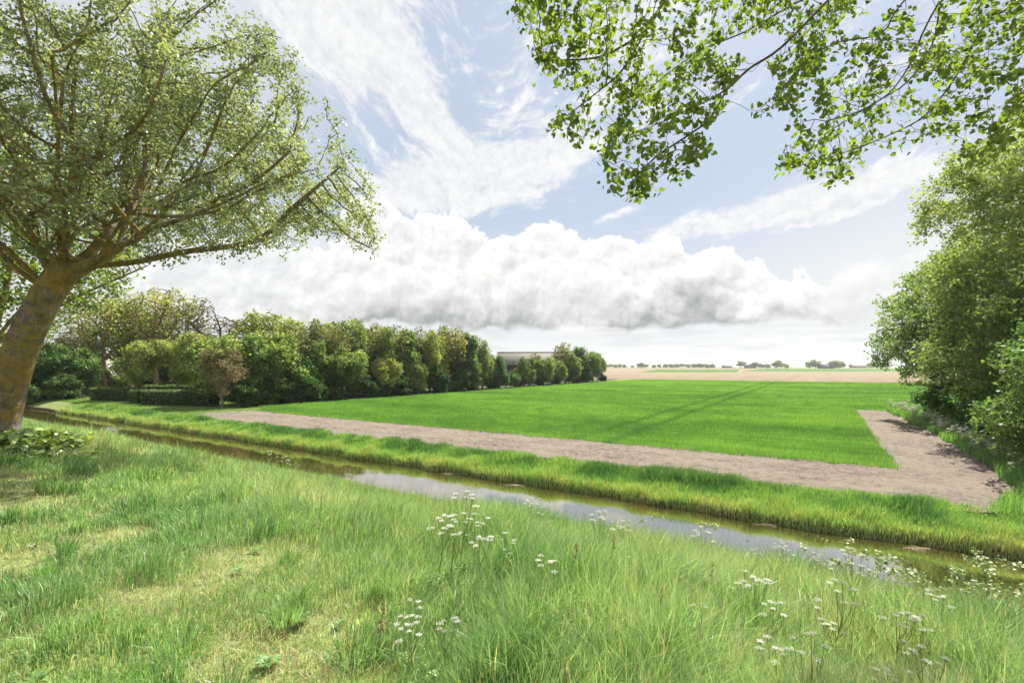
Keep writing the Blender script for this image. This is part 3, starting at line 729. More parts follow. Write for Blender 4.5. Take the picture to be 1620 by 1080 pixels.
# ---- the leaning old lime at the left
def pts(*a): return [ray(*p) for p in a]
def taper_trunk(): pass
bx, by, bz = on_ground(6, 706); Yb = 10.2
base = (ray(-8, 700, Yb)[0], Yb, float(ground(ray(-8, 700, Yb)[0], Yb))-0.15)
tr = [base]+pts((4, 655, 10.2), (16, 605, 10.2), (34, 550, 10.2), (54, 505, 10.2), (78, 462, 10.25), (104, 424, 10.3))
ch = [(tr, None),
      (pts((100, 432, 10.3), (150, 415, 10.0), (185, 392, 9.7), (225, 372, 9.3), (262, 328, 9.0), (290, 280, 8.8), (330, 230, 8.6)), 0),
      (pts((235, 366, 9.3), (296, 344, 9.2), (373, 312, 9.2), (430, 285, 9.3), (500, 268, 9.4)), 1),
      (pts((105, 425, 10.3), (140, 402, 10.5), (175, 360, 10.8), (190, 325, 11), (200, 270, 11.4), (222, 215, 11.7), (250, 150, 12)), 0),
      (pts((175, 360, 10.8), (230, 335, 11.5), (290, 300, 12.4), (360, 268, 13.2), (430, 255, 13.8)), 3),
      (pts((103, 428, 10.3), (98, 385, 10.2), (108, 330, 10.1), (117, 250, 10), (112, 185, 9.9), (120, 110, 9.8)), 0),
      (pts((98, 385, 10.2), (80, 340, 9.8), (88, 288, 9.5), (94, 200, 9.1), (100, 120, 8.8)), 5),
      (pts((88, 455, 10.3), (66, 400, 10.5), (38, 348, 10.7), (2, 312, 11), (-50, 280, 11.3), (-120, 250, 11.6)), 0),
      (pts((98, 385, 10.2), (130, 330, 9.3), (150, 270, 8.6), (165, 200, 8.1), (185, 120, 7.7)), 5),
      (pts((108, 330, 10.1), (150, 270, 10.8), (170, 200, 11.6), (160, 120, 12.4)), 5),
      (pts((66, 400, 10.5), (40, 300, 11.6), (10, 220, 12.4), (-20, 130, 13)), 7),
      (pts((66, 400, 10.5), (20, 330, 9.4), (-40, 260, 8.6), (-110, 200, 8.2)), 7),
      (pts((262, 328, 9.0), (330, 300, 8.3), (400, 240, 8.0), (440, 180, 7.9)), 1)]
lumps = [(-9.4, 10.8, 7.9, 6.2, 5.0, 5.0)]
rl = np.random.default_rng(77)
A = in_lumps(rl, 12000, [(-9.3, 10.8, 7.3, 6.3, 5.0, 5.4)], 0.30)
# rounded boughs make the outline uneven
lobes = in_lumps(rl, 46, [(-9.2, 10.8, 7.3, 5.6, 4.2, 4.7)], 0.9)
lobes = lobes[lobes[:, 2] > 6.5]
dmin = np.linalg.norm(A[:, None]-lobes[None], axis=2).min(1)
inner = (((A-np.array([-9.2, 10.8, 7.3]))/np.array([6.4, 5.0, 5.4]))**2).sum(1) < 0.62
A = A[(dmin < 1.15) | inner]
zb = 6.7+0.10*np.abs(A[:, 0]+9.2)*0+0.35*np.sin(A[:, 0]*1.9)+0.3*np.sin(A[:, 1]*2.3)
zb = np.maximum(zb-0.15, 4+0.255*A[:, 1]+0.25*np.sin(A[:, 0]*2.1))
A = A[A[:, 2] > zb]
extra = np.array([ray(px, py, Y) for px, py, Y in zip(rl.uniform(380, 560, 90), rl.uniform(330, 375, 90), rl.uniform(8.5, 9.8, 90))]); extra = extra[(extra[:, 2]-4)/extra[:, 1]*765 > 579-385+(extra[:, 0]*0)]
extra2 = np.array([ray(px, py, Y) for px, py, Y in zip(rl.uniform(210, 440, 160), rl.uniform(350, 405, 160), rl.uniform(9, 12, 160))])
A = np.concatenate([A, extra2])
# a fan of long thin limbs rising from the fork to the outside of the crown
fork = np.array(ray(104, 424, 10.3))
for q in range(46):
    a = q*2.39996; e = math.radians(18+62*((q*0.618) % 1)); rr = rl.uniform(0.72, 0.92)
    tgt = np.array([-9.2, 10.8, 6.9])+np.array([math.cos(a)*math.cos(e)*6.2, math.sin(a)*math.cos(e)*4.8, math.sin(e)*5.6])*rr
    pc = (1, 3, 5, 7)[q % 4] if q % 5 else 0
    par = np.array(ch[pc][0]); cand = par[1:4] if pc else par[-3:]
    p0 = cand[int(np.argmin(np.linalg.norm(cand-tgt, axis=1)+rl.uniform(0, 1.2, len(cand))))]; d = tgt-p0
    sag = np.array([0, 0, 1.0])*np.linalg.norm(d[:2])*0.10
    ch.append(([p0]+[p0+d*s_+np.array([d[0], d[1], 0])*0.10*math.sin(s_*PI)-sag*math.sin(s_*PI)+rl.normal(0, 0.09, 3) for s_ in (0.18, 0.36, 0.55, 0.75, 1.0)], pc))
hero('lime_tree', 'big old leaning lime tree with orange lichen on its trunk, beside the ditch path', base, ch, None, 0, 0.17, 1.7, 0.26, 0.0088, 2.2,
     138000, 0.054, T_mid(), m_lime, m_bark1, 0.024, 3, attrs=A, trunk=(0.315, 0.275), flare=0.22, spread=0.11, cluster=(9, 0.062))

# ---- a second lime behind it, mostly out of the picture
b2 = (-21.5, 18.5, float(ground(-21.5, 18.5))-0.1)
ch = [([b2, (-20.9, 18.6, 3.4), (-20.2, 18.8, 4.9)], None), ([(-20.2, 18.8, 4.9), (-18.3, 18.5, 6.6), (-15.9, 18.2, 7.6), (-14, 18, 8.4)], 0), ([(-20.2, 18.8, 4.9), (-19.8, 19, 7.5), (-19.2, 19, 10.5)], 0),
      ([(-20.2, 18.8, 4.9), (-22, 19, 7), (-24, 19, 9)], 0), ([(-20.2, 18.8, 4.9), (-18.5, 20.5, 6.9), (-16.5, 22, 8.6)], 0), ([(-20.2, 18.8, 4.9), (-18.9, 16.9, 6.7), (-17, 15.3, 8.0)], 0)]
hero('lime_tree', 'second lime tree half hidden behind the leaning trunk, fresh light green leaves', b2, ch, [(-21.4, 18.8, 9.4, 6.4, 4.6, 4.6), (-19.0, 17.6, 7.1, 4.4, 3.2, 1.4)], 2600, 0.25, 2.2, 0.36, 0.010, 2.3,
     30000, 0.12, T_mid(), m_limen, m_bark1, 0.03, 9, 0.2, flare=0.2, rmax=0.36, spread=0.2, cluster=(8, 0.11))

# ---- overhanging lime at the upper right: its trunk stands beside the camera, out of the picture
gx = (8.6, 2.2); gz = float(ground(*gx)); T0 = (8.6, 2.2, gz-0.1); T1 = (8.2, 2.4, gz+2.6); T2 = (7.6, 2.6, 6.2); T3 = (7.2, 2.7, 8.6)
def limb(*a): return [ray(*p) for p in a]
ch = [([T0, T1, T2, T3, (6.9, 2.8, 10.5)], None),
      ([T3, (4.6, 3.4, 8.3)]+limb((1405, -90, 3.9), (1311, 0, 3.9), (1235, 76, 3.85), (1185, 109, 3.8), (1149, 142, 3.75), (1104, 167, 3.7), (1043, 195, 3.65)), 0),
      (limb((1149, 142, 3.75), (1124, 187, 3.7), (1083, 218, 3.6), (1038, 248, 3.55), (1002, 285, 3.5)), 1),
      ([T3, (4.6, 4.0, 9.0), (2.3, 4.3, 8.4)]+limb((1120, -70, 4.3), (1053, 0, 4.25), (1023, 46, 4.2), (967, 83, 4.15), (926, 94, 4.1), (856, 96, 4.0)), 0),
      (limb((1090, -40, 4.3), (987, 0, 4.4), (952, 18, 4.45), (881, 30, 4.5), (830, 12, 4.5)), 3),
      (limb((1023, 46, 4.2), (985, 110, 4.0), (940, 150, 3.9), (895, 185, 3.9)), 3),
      ([T2, (5.3, 3.4, 7.6)]+limb((1530, -60, 4.1), (1488, 0, 4.0), (1458, 56, 3.9), (1443, 96, 3.85), (1407, 147, 3.8), (1357, 177, 3.75), (1306, 192, 3.7)), 0),
      (limb((1488, 0, 4.0), (1475, 70, 4.2), (1435, 130, 4.3), (1380, 165, 4.3), (1300, 215, 4.3)), 6),
      ([T2, (6.0, 4.0, 7.2)]+limb((1680, -20, 4.6), (1620, 0, 4.5), (1559, 40, 4.4), (1524, 101, 4.3), (1498, 142, 4.25), (1458, 187, 4.2), (1397, 218, 4.1), (1331, 243, 4.0), (1250, 266, 3.9)), 0),
      ([(4.6, 3.4, 8.3)]+limb((1460, -30, 3.6), (1397, 50, 3.6), (1331, 66, 3.55), (1281, 91, 3.5), (1240, 137, 3.45), (1200, 175, 3.4)), 1),
      ([T2, (6.2, 3.8, 6.6)]+limb((1700, 90, 4.2), (1640, 150, 4.1), (1600, 200, 4.0), (1560, 240, 3.9)), 0),
      ([(4.6, 3.4, 8.3)]+limb((1380, -60, 4.7), (1250, 10, 4.7), (1180, 50, 4.6), (1110, 80, 4.6), (1040, 130, 4.5), (985, 190, 4.4), (958, 240, 4.4)), 1)]
polyA = [(812, 8), (830, 42), (850, 88), (870, 118), (862, 190), (868, 212), (905, 205), (948, 240), (960, 262), (955, 290), (990, 316), (1020, 306), (1062, 300), (1078, 268), (1118, 262), (1134, 228), (1120, 205), (1150, 165), (1200, 120), (1210, 80), (1180, 60), (1200, 0), (1190, -60), (830, -60)]
polyB = [(1180, 182), (1190, 195), (1228, 160), (1250, 185), (1235, 232), (1228, 275), (1262, 262), (1300, 292), (1352, 262), (1400, 236), (1440, 225), (1500, 215), (1540, 262), (1575, 250), (1620, 200), (1700, 220), (1700, -60), (1200, -60), (1215, 40), (1260, 100), (1230, 150)]
def in_poly(x, y, poly):
    c = np.zeros(len(x), bool); n = len(poly)
    for i in range(n):
        x1, y1 = poly[i]; x2, y2 = poly[(i+1) % n]
        if y1 == y2: continue
        k = ((y1 > y) != (y2 > y)) & (x < (x2-x1)*(y-y1)/(y2-y1)+x1); c ^= k
    return c
ro = np.random.default_rng(21); px = ro.uniform(800, 1700, 12000); py = ro.uniform(-60, 320, 12000)
k = in_poly(px, py, polyA) | in_poly(px, py, polyB); gapn = fbm(px/62, py/50, 97, 3); k &= gapn > 0.38
px, py = px[k], py[k]; Yq = 3.3+1.4*vn(px/90, py/90, 98)+ro.uniform(-0.25, 0.25, len(px))
A = np.stack([(px-810)/FPX*Yq, Yq, 4+(579-py)/FPX*Yq], 1)[:3600]
def hanging(name, label, base, chains, A, mleaf, mbark, seed):
    r = np.random.default_rng(seed); base = np.array(base)
    N, Par = colonize(chains, A, 0.075, 0.9, 0.10, 90, (0, 0, -0.03), seed, 0.16)
    R = radii(N, Par, 0.0019, 2.55); R = np.minimum(R, 0.34)
    R[:1] = 0.34
    V, F = tubes(N-base, Par, R, (12, 7, 5, 4), (0.1, 0.03, 0.008), 0.3)
    root = empty(name, base); tag(root, label, 'tree'); obj('trunk', mesh('trunk', V, [F], mbark, smooth=True), root)
    front = (N[:, 1] > 2.9) & (R < 0.0052); idx = np.where(front)[0]
    sel = np.repeat(r.choice(idx, int(len(idx)*0.80)), 6); off = r.normal(0, 0.034, (len(sel), 3)); off[:, 2] -= 0.02
    pos = N[sel]+off
    # leaves keep inside the outline of the hanging sprays
    vals = np.clip(r.normal(0.5, 0.22, len(sel)), 0, 1)
    obj('crown', leaves('crown', mleaf, pos-base, 0.039, T_heart(), r, 0.7, None, vals, 0.25), root)
    print(name, len(N), R.max(), len(sel))
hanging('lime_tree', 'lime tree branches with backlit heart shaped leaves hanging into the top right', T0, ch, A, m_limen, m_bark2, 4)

# ---- the trees at the right edge
m_maple = leafmat('maple_leaf', [(0, (0.075, 0.125, 0.04)), (0.4, (0.17, 0.24, 0.085)), (0.75, (0.30, 0.37, 0.14)), (1, (0.42, 0.44, 0.20))], 0.42, 0.02, 0.5, (1.15, 1.2, 0.5))
m_maple2 = leafmat('sycamore_leaf', [(0, (0.06, 0.115, 0.04)), (0.5, (0.145, 0.225, 0.07)), (1, (0.31, 0.38, 0.15))], 0.4, 0.025, 0.5, (1.15, 1.25, 0.5))
m_elder = leafmat('elder_leaf', [(0, (0.025, 0.07, 0.018)), (0.6, (0.06, 0.14, 0.03)), (1, (0.15, 0.24, 0.06))], 0.35, 0.02, 0.5, (1.1, 1.25, 0.5))
def standing(name, label, x, y, height, rx, ry, z0, nattr, nleaf, lsize, mleaf, mbark, seed, tmpl, step, rmax, nlump=26, group=None, lean=(0, 0), lval=None, lowfill=0.0):
    g = float(ground(x, y)); base = (x, y, g-0.08); r = np.random.default_rng(seed)
    zc = g+z0+(height-z0)*0.46; rz = (height-z0)*0.56
    L = []
    ctr = in_lumps(r, nlump, [(x+lean[0], y+lean[1], zc, rx*0.74, ry*0.74, rz*0.78)], 0.62)
    for c in ctr:
        s = r.uniform(0.26, 0.40); L.append((*c, rx*s, ry*s, rz*s*0.62))
    L.append((x+lean[0], y+lean[1], zc, rx*0.62, ry*0.62, rz*0.7))
    top = (x+lean[0]*0.7, y+lean[1]*0.7, g+height*0.62)
    chs = [([base, (x+0.05, y, g+height*0.16), (x+lean[0]*0.2, y, g+height*0.34), top], None)]
    for q in range(7):
        a = q*2.4+r.uniform(0, 0.5); f = 0.16+0.07*q; c, s = math.cos(a), math.sin(a)
        p0 = (x, y, g+height*f); chs.append(([p0, (x+c*rx*0.3, y+s*ry*0.3, g+height*(f+0.12)), (x+c*rx*0.62, y+s*ry*0.62, g+height*(f+0.22))], 0))
    return hero(name, label, base, chs, L, nattr, step, step*7, step*1.5, 0.008, 2.3, nleaf, lsize, tmpl, mleaf, mbark, 0.028, seed, 0.25, group, 0.25, step*0.7, rmax=rmax, lval=lval, cluster=(7, lsize*0.9), sides=(9, 6, 4, 3))
def xyp(px, Y): return ((px-810)/FPX*Y, Y)
x, y = xyp(1765, 23.0)
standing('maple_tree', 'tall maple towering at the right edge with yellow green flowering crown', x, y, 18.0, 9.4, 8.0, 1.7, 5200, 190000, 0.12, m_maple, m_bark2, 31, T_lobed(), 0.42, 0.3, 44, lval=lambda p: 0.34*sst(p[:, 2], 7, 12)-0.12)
x, y = xyp(1596, 33)
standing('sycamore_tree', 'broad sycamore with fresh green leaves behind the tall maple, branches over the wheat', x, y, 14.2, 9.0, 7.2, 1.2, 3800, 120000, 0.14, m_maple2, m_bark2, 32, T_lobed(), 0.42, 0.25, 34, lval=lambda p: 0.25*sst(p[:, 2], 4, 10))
x, y = xyp(1800, 15.0)
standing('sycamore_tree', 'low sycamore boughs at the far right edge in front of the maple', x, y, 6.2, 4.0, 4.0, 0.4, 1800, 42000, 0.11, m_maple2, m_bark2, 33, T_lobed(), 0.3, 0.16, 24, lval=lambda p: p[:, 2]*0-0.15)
EL = [(1655, 20.5, 3.6, 2.2, 'dark elder bush under the maple at the right edge'), (1600, 24, 3.4, 2.4, 'dark elder bush at the bend of the bare soil, below the maple'),
      (1555, 28, 3.2, 2.3, 'dark green bush between maple and sycamore beside the soil track'), (1530, 34, 3.4, 2.6, 'dark green bush below the sycamore branches'),
      (1506, 42, 3.0, 2.8, 'dark green bush farthest along the right-hand verge'), (1700, 17.6, 3.0, 1.7, 'low elder bush nearest the ditch at the far right')]
for i, (px, Y, hh, rr, lb) in enumerate(EL):
    x, y = xyp(px, Y); standing('elder_bush', lb, x, y, hh, rr, rr, 0.05, 700, 12000, 0.13, m_elder, m_bark2, 40+i, T_mid(), 0.22, 0.06, 14, 'bushes along the right-hand verge')

# ---- kinds for the belt of trees and the garden: built at the origin, ten metres tall
def kind(seed, shape, mleaf, mbark, nattr, nleaf, lsize, thin=0.035, trunk_h=0.13, r0=0.18, lumps=12, shell=0.3, spread=0.25, rx=0.36, nm=None, tip=0.014, step=0.42):
    r = np.random.default_rng(seed); H = 10.0; L = []
    if shape == 'round': prof = [(0.56, rx*H, 0.43*H)]
    elif shape == 'wide': prof = [(0.62, rx*H*1.1, 0.36*H)]
    elif shape == 'column': prof = [(0.52, rx*H*0.62, 0.46*H)]
    elif shape == 'bush': prof = [(0.50, rx*H*1.25, 0.50*H)]
    elif shape == 'fan': prof = [(0.60, rx*H*1.05, 0.44*H)]
    for f, a, b in prof:
        for c in in_lumps(r, lumps, [(0, 0, f*H, a*0.74, a*0.74, b*0.80)], 0.6):
            s = r.uniform(0.20, 0.42); L.append((*c, a*s, a*s, b*s*r.uniform(0.6, 1.1)))
        L.append((0, 0, f*H, a*0.5, a*0.5, b*0.6))
    A = in_lumps(r, nattr, L, shell); A = A[A[:, 2] > (0.1 if shape == 'bush' else trunk_h*H)]
    chs = [([(0, 0, -0.2), (0.05, 0, trunk_h*H), (0.1, 0.05, H*0.45), (0, 0, H*0.72)], None)]
    for q in range(6):
        a = q*2.4+r.uniform(0, .6); f = trunk_h+0.06*q; w_ = prof[0][1]
        chs.append(([(0, 0, f*H), (math.cos(a)*w_*0.35, math.sin(a)*w_*0.35, H*(f+0.17)), (math.cos(a)*w_*0.6, math.sin(a)*w_*0.6, H*(f+0.34))], 0))
    N, Par = colonize(chs, A, step*0.72, 2.8, step*0.85, 130, (0, 0, 0.22 if shape == 'fan' else 0.14 if shape == 'column' else 0.03), seed, 0.12)
    R = radii(N, Par, tip, 2.9 if shape == 'fan' else 2.35); R = np.minimum(R, r0*1.3)
    n0 = trunk_n(chs[0][0], step*0.72); R[:n0] = np.maximum(R[:n0], np.linspace(r0, r0*0.25, n0))
    N = N*np.array([1, 1, 9.8/N[:, 2].max()])
    V, F = tubes(N, Par, R, (8, 5, 3, 3), (0.1, 0.04, 0.02), 0.25)
    me_t = mesh('trunk', V, [F], mbark, smooth=True); me_c = None
    if nleaf:
        idx = np.where(R < thin)[0]; k = r.choice(idx, nleaf); pos = N[k]+r.normal(0, spread, (nleaf, 3))
        pos[:, 2] = np.maximum(pos[:, 2], 0.05)
        vals = np.clip(0.02+0.9*fbm(pos[:, 0]*0.9+pos[:, 2]*0.7, pos[:, 1]*0.9-pos[:, 2]*0.6, seed, 2)+r.normal(0, 0.22, nleaf), 0, 1)
        me_c = leaves('crown', mleaf, pos, lsize, T_mid(), r, 0.3, None, vals)
    return me_t, me_c
lf_g = leafmat('belt_green', [(0, (0.05, 0.105, 0.03)), (0.5, (0.135, 0.22, 0.06)), (1, (0.31, 0.40, 0.14))], 0.4, 0.015, 0.5, (1.1, 1.2, 0.5), 0.16)
lf_y = leafmat('belt_yellow_green', [(0, (0.10, 0.14, 0.04)), (0.5, (0.25, 0.30, 0.09)), (1, (0.43, 0.47, 0.17))], 0.4, 0.015, 0.5, (1.1, 1.15, 0.5), 0.16)
lf_b = leafmat('belt_bronze', [(0, (0.08, 0.10, 0.036)), (0.5, (0.21, 0.225, 0.075)), (1, (0.37, 0.37, 0.14))], 0.38, 0.015, 0.5, (1.1, 1.05, 0.6), 0.12)
lf_r = leafmat('belt_pink_bronze', [(0, (0.12, 0.11, 0.05)), (0.5, (0.23, 0.20, 0.095)), (1, (0.36, 0.32, 0.17))], 0.35, 0.015, 0.5, (1.05, 1.0, 0.7), 0.1)
lf_d = leafmat('belt_dark', [(0, (0.02, 0.055, 0.015)), (0.6, (0.055, 0.12, 0.03)), (1, (0.14, 0.22, 0.06))], 0.3, 0.015, 0.5, (1.1, 1.2, 0.5), 0.12)
K = {
 'green1': kind(1, 'round', lf_g, m_bark2, 1600, 12500, 0.27, lumps=24), 'green2': kind(2, 'wide', lf_g, m_bark2, 1600, 12500, 0.27, lumps=28),
 'yel1': kind(3, 'round', lf_y, m_bark2, 1600, 7500, 0.25, lumps=22, spread=0.2), 'yel2': kind(4, 'wide', lf_y, m_bark3, 1700, 7500, 0.25, lumps=26, spread=0.2, trunk_h=0.25),
 'bro1': kind(5, 'round', lf_b, m_bark2, 1700, 6000, 0.22, lumps=24, spread=0.18), 'bro2': kind(6, 'column', lf_b, m_bark2, 1300, 4000, 0.22, rx=0.42, lumps=20, spread=0.15, tip=0.016),
 'col1': kind(7, 'column', lf_y, m_bark2, 1300, 4600, 0.23, rx=0.36, trunk_h=0.1, lumps=20, spread=0.17), 'col2': kind(8, 'column', lf_g, m_bark2, 1300, 6800, 0.25, rx=0.36, trunk_h=0.08, lumps=20),
 'bush1': kind(9, 'bush', lf_g, m_bark2, 1600, 12000, 0.32, trunk_h=0.04, r0=0.12, lumps=26), 'bush2': kind(10, 'bush', lf_d, m_bark2, 1500, 11000, 0.33, lumps=24, trunk_h=0.04, r0=0.12),
 'bush3': kind(16, 'bush', lf_y, m_bark2, 1500, 10000, 0.31, lumps=24, trunk_h=0.04, r0=0.12),
 'half1': kind(11, 'fan', lf_y, m_bark3, 2600, 2900, 0.17, trunk_h=0.25, lumps=10, shell=0.4, tip=0.020, step=0.34, thin=0.05, spread=0.15), 'half2': kind(12, 'fan', lf_b, m_bark4, 2600, 4200, 0.17, trunk_h=0.22, shell=0.4, tip=0.020, step=0.34, spread=0.15, thin=0.05),
 'bare': kind(13, 'fan', lf_b, m_bark2, 2600, 900, 0.13, trunk_h=0.25, shell=0.35, tip=0.030, step=0.34, spread=0.08),
 'young': kind(14, 'round', lf_y, m_bark4, 800, 8500, 0.26, trunk_h=0.26, rx=0.38, r0=0.15), 'pink': kind(15, 'round', lf_r, m_bark4, 900, 5200, 0.20, trunk_h=0.10, rx=0.40, r0=0.12),
}
KN = {'green1': 'broadleaf_tree', 'green2': 'broadleaf_tree', 'yel1': 'broadleaf_tree', 'yel2': 'broadleaf_tree', 'bro1': 'broadleaf_tree', 'bro2': 'slender_tree', 'col1': 'slender_tree', 'col2': 'slender_tree',
      'bush1': 'shrub', 'bush2': 'shrub', 'bush3': 'shrub', 'half1': 'broadleaf_tree', 'half2': 'broadleaf_tree', 'bare': 'bare_tree', 'young': 'young_tree', 'pink': 'bronze_tree'}
protos = {}; spin = 0
def plant(k, X, Y, H, W=None, label=None, group=None, cat=None):
    """a tree of kind k, H metres tall and W times as wide as it would be"""
    global spin
    spin += 1; z = float(ground(X, Y)); W = (W or 1.0)*1.16; s = H/10.0
    if k not in protos:
        r_ = empty(KN[k], (X, Y, z)); obj('trunk', K[k][0], r_)
        if K[k][1]: obj('crown', K[k][1], r_)
        protos[k] = r_
    else: r_ = copy_tree(protos[k])
    r_.location = (X, Y, z-0.05); r_.rotation_euler = (0, 0, spin*2.17); r_.scale = (s*W, s*W, s)
    return tag(r_, label, cat or ('shrub' if KN[k] == 'shrub' else 'tree'), group)
def belt_Y(px, u0=-49.0):
    k_ = (px-810)/FPX; return -u0/(EV[0]*1.0-EU[0]*k_) if False else 49.0*(u0/-49.0)/(0.539-0.842*k_)
def at(px, top, u0=None, Y=None):
    Y = Y or belt_Y(px, u0 or -49.0); X = (px-810)/FPX*Y; g = float(ground(X, Y)); H = CAM_Z+(579-top)/FPX*Y-g; return X, Y, H
# px, photo y of the top, row, kind, width, label
BELT = [
 (352, 548, -48.0, 'pink', 0.95, 'small bronze-leaved tree with pale stem standing at the end of the clipped hedge'),
 (345, 528, -50.5, 'green1', 1.0, 'bright green tree right behind the small bronze-leaved tree'),
 (400, 530, -50.0, 'bush1', 0.75, 'tall dense green bush to the right of the bronze-leaved tree'),
 (438, 524, -49.5, 'bush1', 0.80, 'large rounded green bush at the near corner of the wheat'),
 (432, 491, -60.0, 'yel2', 1.05, 'tall yellow-green tree rising above the rounded bush at the wheat corner'),
 (476, 560, -48.5, 'bush2', 0.95, 'dark low bush just right of the large rounded bush'),
 (492, 508, -53.5, 'bro1', 0.95, 'bronze-green tree right of the tall yellow-green tree'),
 (512, 540, -50.0, 'bush1', 0.62, 'narrow green bush below the bronze-green tree'),
 (541, 505, -58.0, 'yel2', 0.95, 'rounded light green tree between two bronze-green crowns'),
 (548, 548, -49.0, 'green2', 0.85, 'leafy bright green tree leaning out over the wheat'),
 (578, 506, -60.0, 'yel1', 1.0, 'airy light green tree showing sky through its crown'),
 (556, 530, -52.0, 'bro1', 0.8, 'bronze-tinted tree behind the bright green leaning one'),
 (600, 522, -51.5, 'bro1', 0.85, 'brownish tree with thin see-through crown in mid belt'),
 (627, 513, -51.0, 'bro2', 1.25, 'tall bronze tree with one straight dark trunk in mid belt'),
 (612, 560, -48.6, 'bush3', 0.8, 'light green low bush at the foot of the brownish tree'),
 (640, 520, -55.0, 'yel1', 0.9, 'yellow-green tree behind the straight-trunked bronze tree'),
 (655, 565, -48.6, 'bush3', 0.75, 'light yellow-green bush at the foot of the straight-trunked tree'),
 (668, 525, -53.0, 'yel1', 0.85, 'open yellow-green tree right of the straight-trunked tree'),
 (692, 530, -50.0, 'col1', 1.0, 'slender upright tree with loose yellow-green leaves'),
 (712, 517, -50.5, 'bro2', 1.15, 'tallest slender bronze tree towards the right of the belt'),
 (690, 575, -48.4, 'bush2', 0.9, 'dark low bush under the slender upright trees'),
 (724, 528, -51.5, 'yel1', 0.8, 'yellow-green tree right behind the tallest slender tree'),
 (742, 531, -49.0, 'col2', 0.95, 'slim green column-shaped tree at the edge of the wheat'),
 (763, 537, -49.5, 'col1', 0.9, 'last slender tree before the gap that shows the barn'),
 (728, 578, -48.3, 'bush2', 0.85, 'dark low bush at the foot of the slim green column'),
 (776, 560, -50.0, 'bush1', 0.6, 'mid green bush left of the barn gap'),
 (790, 562, -48.6, 'col2', 1.25, 'pointed dense green tree left of the barn roof'),
 (812, 586, -48.3, 'bush1', 0.9, 'low green bush below the dark barn wall'),
 (829, 563, -48.8, 'col1', 1.2, 'loose pale tree standing in front of the barn roof'),
 (846, 556, -50.5, 'bro2', 0.9, 'thin bronze tree whose top crosses the barn roof'),
 (860, 564, -48.3, 'green1', 1.1, 'bright yellow-green round tree in front of the barn'),
 (874, 572, -49.5, 'green2', 0.9, 'green tree just right of the bright round one'),
 (884, 570, -48.4, 'bush1', 0.75, 'dense green bush under the tall bronze tree near the belt end'),
 (894, 540, -50.0, 'bro2', 1.2, 'tall bronze tree near the right-hand end of the belt'),
 (906, 560, -48.6, 'green1', 0.9, 'green tree right beside the tall bronze one near the belt end'),
 (918, 548, -49.5, 'col2', 1.2, 'upright green tree, second tall one from the belt end'),
 (926, 572, -48.3, 'bush2', 0.75, 'dark low bush close to the belt end'),
 (938, 556, -48.8, 'green2', 0.8, 'dense green tree, last but one in the belt'),
 (946, 558, -49.2, 'green1', 0.75, 'rounded dark green tree closing the right end of the belt'),
 (752, 590, -48.2, 'bush1', 1.0, 'small green bush by the white wall glimpsed through the belt'),
 (580, 590, -48.3, 'bush2', 1.1, 'dark hedge-like bush at the base of mid belt, left part'),
 (632, 592, -48.1, 'bush2', 1.2, 'dark hedge-like bush directly left of the light foot bush'),
 (530, 592, -48.5, 'bush2', 1.2, 'dark low undergrowth bush below the leafy leaning tree'),
 (384, 596, -47.9, 'bush2', 1.3, 'dark low undergrowth bush by the tip of the bare strip'),
 (450, 600, -48.0, 'bush2', 1.3, 'dark low undergrowth bush under the large rounded bush'),
 (420, 594, -48.2, 'bush2', 1.2, 'dark low undergrowth bush left of the large rounded bush foot'),
 (496, 596, -48.2, 'bush2', 1.2, 'dark low undergrowth bush below the narrow green bush'),
]
UP = [(468, 512, -52, 'bro2', 'upright bronze tree directly right of the tall yellow-green tree'), (505, 503, -55, 'col1', 'slim tree poking up between the bronze-green trees'), (526, 512, -51, 'bro2', 'narrow bronze tree before the rounded light green tree'),
 (566, 512, -52, 'col1', 'narrow yellow-green tree with open top, before the airy tree'), (590, 508, -54, 'bro2', 'tall thin bronze tree left of the brownish see-through one'), (610, 516, -50, 'col1', 'slim pale tree just left of the straight-trunked bronze tree'),
 (646, 522, -49.5, 'col2', 'slim dark green tree right beside the straight-trunked bronze tree'), (660, 514, -52, 'bro2', 'bronze tree with ragged pointed top in mid belt'), (680, 520, -49.5, 'col1', 'pale slim tree left of the slender upright one'),
 (702, 513, -53, 'col1', 'pointed yellow-green tree just behind the tallest slender bronze tree'), (722, 515, -52, 'bro2', 'thin bronze spire right of the tallest slender tree'), (734, 524, -50, 'col1', 'thin yellow-green tree left of the slim green column'), (754, 530, -51, 'bro2', 'ragged bronze tree right of the slim green column'), (838, 566, -48.6, 'col2', 'small pointed green tree before the middle of the barn roof'), (928, 551, -50, 'bro2', 'ragged bronze top behind the last trees of the belt')]
BELT += [(a, b_, c_, d_, 0.85, e_) for a, b_, c_, d_, e_ in UP]
for px, top, u0, k, w_, lb in BELT:
    X, Y, H = at(px, top, u0); plant(k, X, Y, H, w_, lb, 'trees and bushes in the belt beside the wheat')
for i_, (px, H_) in enumerate([(705, 2.6), (742, 2.4), (770, 2.6), (782, 2.2), (800, 2.6), (820, 2.2), (836, 2.6), (850, 2.3), (868, 2.6), (880, 2.2), (900, 2.5), (912, 2.4), (932, 2.6), (952, 2.2), (660, 2.6), (604, 2.4), (566, 2.6)]):
    X, Y, _ = at(px, 580, -48.6-(i_ % 3)*0.7); plant('bush2' if i_ % 2 else 'bush1', X, Y, H_, 1.25, 'low dark underwood bush at the foot of the far half of the belt' if px > 650 else 'low dark underwood bush at the foot of the mid belt', 'low underwood along the foot of the belt', 'shrub')
